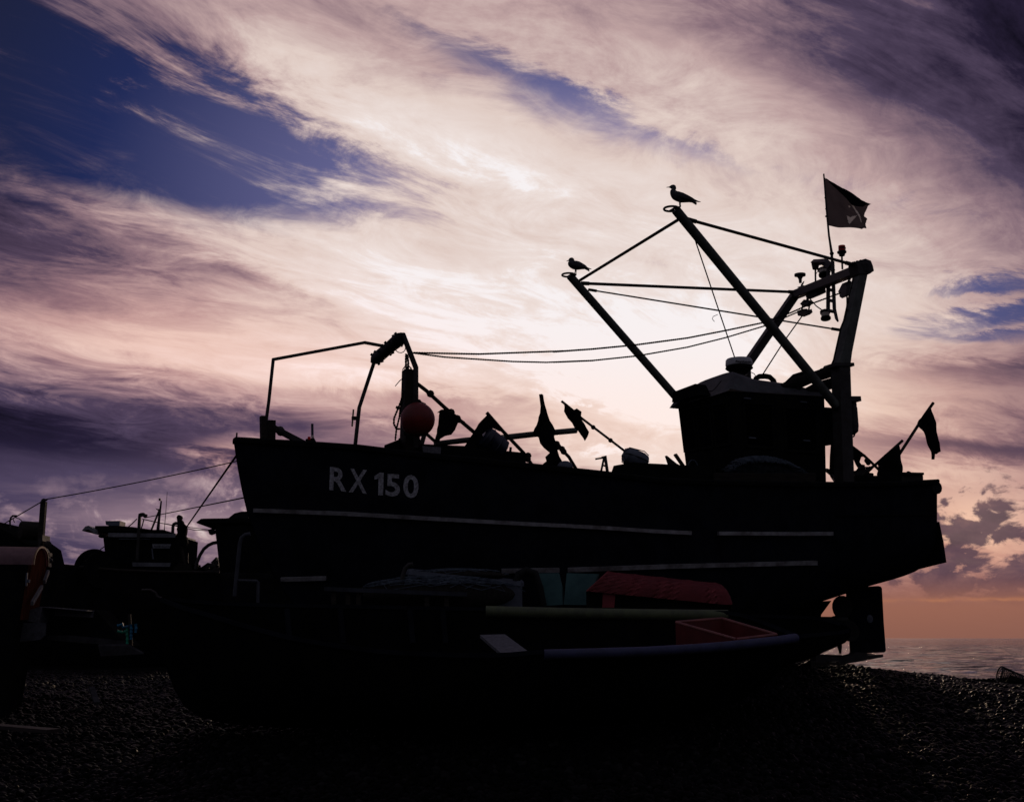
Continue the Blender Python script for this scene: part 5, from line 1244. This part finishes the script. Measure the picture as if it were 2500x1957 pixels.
bm = bm_new(); solid(bm, ZB((852, 840), (866, 840), (882, 980), (866, 980)), Y2 + .45, .04); solid(bm, ZB((430, 712), (830, 718), (830, 726), (430, 722)), Y2 + .44, .04); obj('cabin_trim', bm, M_GREY, w2)
bm = bm_new(); c = at(*ZB((135, 1120))[0], Y2 + .2); lathe(bm, c - Vector((.5, -.4, 0)) * .2, Vector((1, -.9, 0)), [(.05, 0), (.46, .0), (.46, .05), (.2, .06), (.2, .3), (.40, .31), (.40, .36), (.05, .36)], 30); obj('net_drum', bm, M_CABIN, b2, smooth=True)
bm = bm_new(); solid(bm, ZB((1200, 1200), (1205, 1100), (1255, 1075), (1262, 1040), (1330, 1045), (1380, 1055), (1430, 1045), (1440, 1130), (1500, 1125), (1560, 1095), (1640, 1040), (1735, 1100), (1735, 1200)), Y2 + .3, .8); obj('deck_gear', bm, M_ROPE, b2)
bm = bm_new(); bar(bm, at(*ZB((1324, 905))[0], Y2 + .4), at(*ZB((1322, 1060))[0], Y2 + .4), .022); bar(bm, at(*ZB((1458, 1020))[0], Y2 + .4), at(*ZB((1455, 1125))[0], Y2 + .4), .02)
for a, b in (((1560, 1110), (1700, 990)), ((1600, 1060), (1730, 1080)), ((1650, 1130), (1720, 1060)), ((1580, 1130), (1735, 1150)), ((1585, 1060), (1590, 1100))): bar(bm, at(*ZB(a)[0], Y2 - .1), at(*ZB(b)[0], Y2 - .1), .04)
solid(bm, ZB((1632, 1030), (1705, 955), (1735, 1000), (1740, 1075), (1680, 1050)), Y2, .2); obj('deck_frame', bm, M_STEEL, b2)
# net bundle on a pole
t = thing('scarecrow_bundle', 'shaggy dark bundle of net lashed on a pole behind the pale roofed wheelhouse', 'bundle', at(*ZB((1285, 1040))[0], Y2 - .2))
b = cloth(ats(ZB((1172, 430), (1190, 408), (1210, 405), (1232, 415), (1238, 440), (1225, 462), (1250, 490), (1262, 520), (1295, 545), (1300, 590), (1292, 640), (1300, 700), (1318, 770), (1300, 800), (1275, 822), (1255, 800), (1225, 800), (1180, 760), (1165, 690), (1195, 640), (1192, 560), (1180, 480)), Y2 - .2), (0, 1, 0), .05, .02, 2, 31, .12); obj('net_wrap', b, M_CLOTH, t)
bm = bm_new(); tube(bm, ats(ZB((1210, 430), (1245, 830), (1285, 1050)), Y2 - .15), .026, 8); obj('pole', bm, M_WOOD, t)
# boat behind the bow
Y3 = 22.0
b3 = thing('moored_boat', 'dark flat topped wheelhouse boat half hidden behind the fishing boat bow', 'boat', at(600, 1480, Y3 + 1))
bm = bm_new(); f = ats(ZB((1745, 1190), (3000, 1190), (3000, 530), (1672, 545)), Y3); b_ = [p + Vector((.3, 2.2, 0)) for p in f]; box8(bm, [f[0], f[1], b_[1], b_[0], f[3], f[2], b_[2], b_[3]]); obj('wheelhouse', bm, M_CABIN, b3)
bm = bm_new(); f = ats(ZB((1700, 1150), (4200, 1180), (3900, 2150), (1900, 2150)), Y3 - .2); b_ = [p + Vector((.2, 2.8, 0)) for p in f]; box8(bm, [f[3], f[2], b_[2], b_[3], f[0], f[1], b_[1], b_[0]]); obj('hull', bm, M_HULL2, b3, bevel=.1)
bm = bm_new(); solid(bm, ZB((1640, 578), (1700, 535), (1740, 532), (1845, 530), (3000, 520), (3000, 560), (1650, 590)), Y3 - .05, 2.4); obj('roof', bm, M_CABIN, b3)
bm = bm_new(); solid(bm, ZB((1600, 608), (1655, 588), (1678, 640), (1620, 665)), Y3 - .1, .2); solid(bm, ZB((1685, 488), (1735, 480), (1748, 530), (1690, 525)), Y3, .15); obj('flood_lamp', bm, M_BLACK, b3)
bm = bm_new(); solid(bm, ZB((1828, 515), (1832, 488), (1855, 466), (1935, 458), (1945, 425), (1965, 404), (2050, 400), (2060, 380), (2150, 378), (2150, 530), (1840, 530)), Y3 + .2, .5); obj('roof_raft', bm, M_BLACK, b3)
bm = bm_new(); tube(bm, ats(ZB((1425, 1110), (1440, 1030), (1480, 930), (1530, 850), (1590, 800), (1650, 772), (1700, 764)), Y3 + .3), .032, 10); obj('bent_davit', bm, M_STEEL, b3, smooth=True)
# lines to the main boat
def line(name, label, a, b, r, drop=0.0): bm = bm_new(); tube(bm, sag(a, b, 24, drop), r, 6); return obj(name, bm, M_ROPE, label=label, cat='rope', group='mooring lines running left from the bow')
def hl(x, y):
    while hit(x, y) is None: x += 1
    return hit(x, y)[0]
line('mooring_line', 'thick line slanting from the bow down to the shaggy bundle', hl(577, 1112), at(*ZB((1292, 585))[0], Y2 - .2), .016)
line('mooring_line', 'long thin line from the bow to the tall dark post', hl(584, 1124), at(*Z4((335, 205))[0], 15.3), .007, .02)
line('mooring_line', 'thin lower line from the bow to the lamp topped mast', hl(598, 1214), at(*ZB((790, 438))[0], Y2 + .3), .009)
line('mooring_line', 'thin line from the tall dark post down past the drum', at(*ZA((880, 200))[0], 15.3), at(*ZA((-60, 750))[0], 15.6), .007)
line('mooring_line', 'thin line rising to the wheelhouse from the left rail', at(*ZB((-20, 1010))[0], Y2 - .3), at(*ZB((245, 812))[0], Y2 + .5), .010)
# ---- winch house with drum, post, red shed
Y1 = 15.6
t = thing('winch_cabin', 'dark sloping winch cabin with a round drum on top, left of the tall post', 'cabin', at(*ZA((300, 1500))[0], Y1 + .5))
bm = bm_new(); solid(bm, ZA((-700, 730), (0, 742), (150, 755), (165, 690), (215, 680), (240, 760), (640, 960), (790, 1085), (905, 1150), (1000, 1560), (960, 2600), (-700, 2600)), Y1, 1.3); obj('cabin_body', bm, M_CABIN, t)
bm = bm_new(); d = Vector((.8, .6, 0)).normalized(); c = at(*ZA((410, 800))[0], Y1 - .05); lathe(bm, c, d, [(.02, 0), (.11, .005), (.122, .02), (.122, .24), (.11, .27), (.02, .28)], 24); obj('drum', bm, M_WOOD, t, smooth=True)
bm = bm_new(); tube(bm, ats(ZA((212, 770), (208, 620), (225, 540), (265, 500), (340, 505), (355, 515)), Y1), .013, 8); tube(bm, ats(ZA((272, 545), (285, 600), (308, 640)), Y1), .006, 6); tube(bm, ats(ZA((330, 540), (400, 560), (440, 590), (465, 625)), Y1), .006, 6); obj('pipework', bm, M_STEEL, t)
bm = bm_new(); tube(bm, ats(ZA((640, 830), (685, 800), (700, 765), (740, 745), (815, 748)), Y1), .010, 8); obj('pipework', bm, M_STEEL, t)
t = thing('mooring_post', 'tall square dark post with a rope cleat, beside the red shed', 'post', at(*ZA((840, 1500))[0], 15.3))
bm = bm_new(); bar(bm, at(*ZA((810, 1600))[0], 15.3), at(*ZA((915, 205))[0], 15.3), .066); obj('post_shaft', bm, M_WOOD, t)
bm = bm_new(); solid(bm, ZA((850, 245), (885, 160), (930, 142), (985, 155), (955, 185), (895, 205), (880, 250)), 15.25, .06); obj('cleat', bm, M_STEEL, t)
t = thing('winch_gear', 'dark winch wheel and levers at the foot of the tall post', 'winch', at(*ZA((950, 1500))[0], 15.1))
bm = bm_new(); solid(bm, ZA((880, 1000), (935, 985), (940, 915), (968, 915), (965, 1040), (900, 1140), (960, 1240), (985, 1400), (1000, 1560), (880, 1560)), 15.1, .25); obj('gear_case', bm, M_STEEL, t)
bm = bm_new(); lathe(bm, at(*ZA((1000, 1100))[0], 15.05), Vector((.75, -.65, 0)), [(.02, -.02), (.042, -.015), (.048, 0), (.042, .015), (.02, .02)], 20); obj('hand_wheel', bm, M_STEEL, t, smooth=True)
bm = bm_new(); solid(bm, ZA((950, 1280), (1060, 1275), (1060, 1345), (950, 1345)), 15.1, .1); obj('gear_box', bm, M_STEEL, t)
bm = bm_new(); ball(bm, at(*ZA((1045, 1435))[0], 15.1), .034, 12); obj('knob', bm, M_STEEL, t)
Ys = 13.2
t = thing('shed', 'small red arched roof shed at the left edge, sun catching its boarded end', 'shed', at(*ZA((300, 2560))[0], Ys + .4))
n0, n1, rdg = at(*ZA((690, 1520))[0], Ys), at(*ZA((990, 1560))[0], Ys + 1.05), at(*ZA((838, 1152))[0], Ys + .5)
ax = Vector((-1, -.10, 0)).normalized()
arch = []
for k in range(15):
    a = math.pi * k / 14; f = (1 - math.cos(a)) / 2; base = n0.lerp(n1, f); arch.append(Vector((base.x, base.y, base.z + (rdg.z - n0.lerp(n1, .5).z) * math.sin(a) ** .8)))
bm = bm_new(); loft(bm, [[p + ax * .0 for p in arch], [p + ax * .9 + ZU * .01 for p in arch], [p + ax * 2.2 + ZU * .03 for p in arch]]); bmesh.ops.solidify(bm, geom=bm.faces[:], thickness=.025); obj('roof', bm, mat('mauve grey roofing felt', (.42, .25, .26), .7, (.27, .16, .17), 6, spec=.3), t, smooth=True)
fl_ = gh(n0.x, Ys) - .1
bm = bm_new(); ins = -ax * .004; v0, v1 = Vector((n0.x - .16, n0.y, fl_)), Vector((n1.x - .16, n1.y, fl_))
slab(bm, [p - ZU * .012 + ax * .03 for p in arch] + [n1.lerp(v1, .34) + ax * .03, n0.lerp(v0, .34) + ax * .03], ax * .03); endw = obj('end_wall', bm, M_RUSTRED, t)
bm = bm_new(); slab(bm, [n0 + ax * .05, n0 + ax * 2.2, v0 + ax * 2.2, v0 + ax * .05], Vector((0, .03, 0))); slab(bm, [n1 + ax * .05, n1 + ax * 2.2, v1 + ax * 2.2, v1 + ax * .05], Vector((0, .03, 0))); slab(bm, [n0.lerp(v0, .345) + ax * .05, n1.lerp(v1, .345) + ax * .05, v1 + ax * .05, v0 + ax * .05], ax * .03); obj('side_wall', bm, M_CABIN, t)  # lower end wall coloured dark in place of the shade there
bm = bm_new()
for k in range(14): bar(bm, arch[k] - ax * .006, arch[k + 1] - ax * .006, .014, .02)
obj('roof_edge', bm, mat('bare wood edging', (.30, .16, .09), .7), t)
bm = bm_new(); q = [n0.lerp(n1, a) - ZU * b - ax * .012 for a, b in ((.05, .42), (.62, .24))]; bar(bm, q[0], q[1], .03, .045); bar(bm, n0.lerp(n1, .78) - ZU * .18 - ax * .012, n0.lerp(n1, 1.0) - ZU * .06 - ax * .012, .03, .05); obj('door_bar', bm, M_GREYWOOD, endw)
bm = bm_new(); bar(bm, at(*Z4((198, 742))[0], Ys - .1), at(*Z4((192, 838))[0], Ys - .1), .016); solid(bm, Z4((195, 790), (220, 792), (215, 815), (195, 815)), Ys - .1, .03); obj('latch', bm, M_GREY, t)
# pale boxes and boards on the ground
bm = bm_new(); solid(bm, Z4((250, 1095), (270, 1020), (360, 992), (690, 1018), (690, 1026), (372, 1000), (345, 1110)), 13.6, .5); obj('box_lid', bm, M_GREYWOOD, label='pale sloping lid of the low box beside the red shed', cat='lid')
t = thing('storage_box', 'low box with a pale upper panel on the ground right of the red shed', 'box', at(*Z4((520, 1240))[0], 13.9))
bm = bm_new(); bx4(bm, Z4((345, 1240), (930, 1275), (700, 1012), (350, 1000)), 13.85, .5); obj('box_body', bm, M_CABIN, t)
bm = bm_new(); solid(bm, Z4((402, 1008), (685, 1022), (680, 1070), (400, 1055)), 13.83, .02); obj('upper_panel', bm, M_GREYWOOD, t)
bm = bm_new(); solid(bm, Z4((350, 1200), (500, 1198), (780, 1225), (930, 1245), (925, 1275), (600, 1255), (350, 1232)), 13.8, .03); obj('lower_board', bm, M_DULL, t)
bm = bm_new(); solid(bm, Z4((150, 1108), (335, 1108), (330, 1200), (300, 1230), (132, 1250)), 13.4, .04); obj('pale_sheet', bm, mat('weathered pale sheet', (.11, .11, .12), .8, (.05, .05, .055), 16), label='streaked pale sheet standing against the shed corner', cat='sheet')
bm = bm_new(); q = ats(Z4((720, 1270), (940, 1270), (1050, 1330), (740, 1345)), 13.3); slab(bm, q, Vector((0, .02, .02))); obj('ramp_board', bm, M_DULL, label='grey board lying at the foot of the low box', cat='board')
t = thing('rope_bundle', 'small bundle of bright blue and green rope hung at the end of the low box', 'rope', at(*Z4((930, 1270))[0], 13.6))
for k, (pts, m_) in enumerate(((((860, 1130), (895, 1118), (900, 1140), (940, 1135)), 'blue'), (((930, 1145), (928, 1165), (932, 1230), (930, 1262)), 'green'), (((955, 1120), (960, 1150), (958, 1230)), 'blue'), (((992, 1115), (996, 1150), (990, 1180)), 'blue'), (((860, 1170), (900, 1178), (925, 1168)), 'green'))):
    bm = bm_new(); rope(bm, ats(Z4(*pts), 13.55), .016, .04); obj('rope_strand', bm, mat('bright %s rope' % m_, (.01, .24, .42) if m_ == 'blue' else (.01, .40, .22), .5), t)
bm = bm_new(); bar(bm, at(*Z4((948, 1045))[0], 13.6), at(*Z4((960, 1275))[0], 13.6), .03); obj('stake', bm, M_WOOD, t)
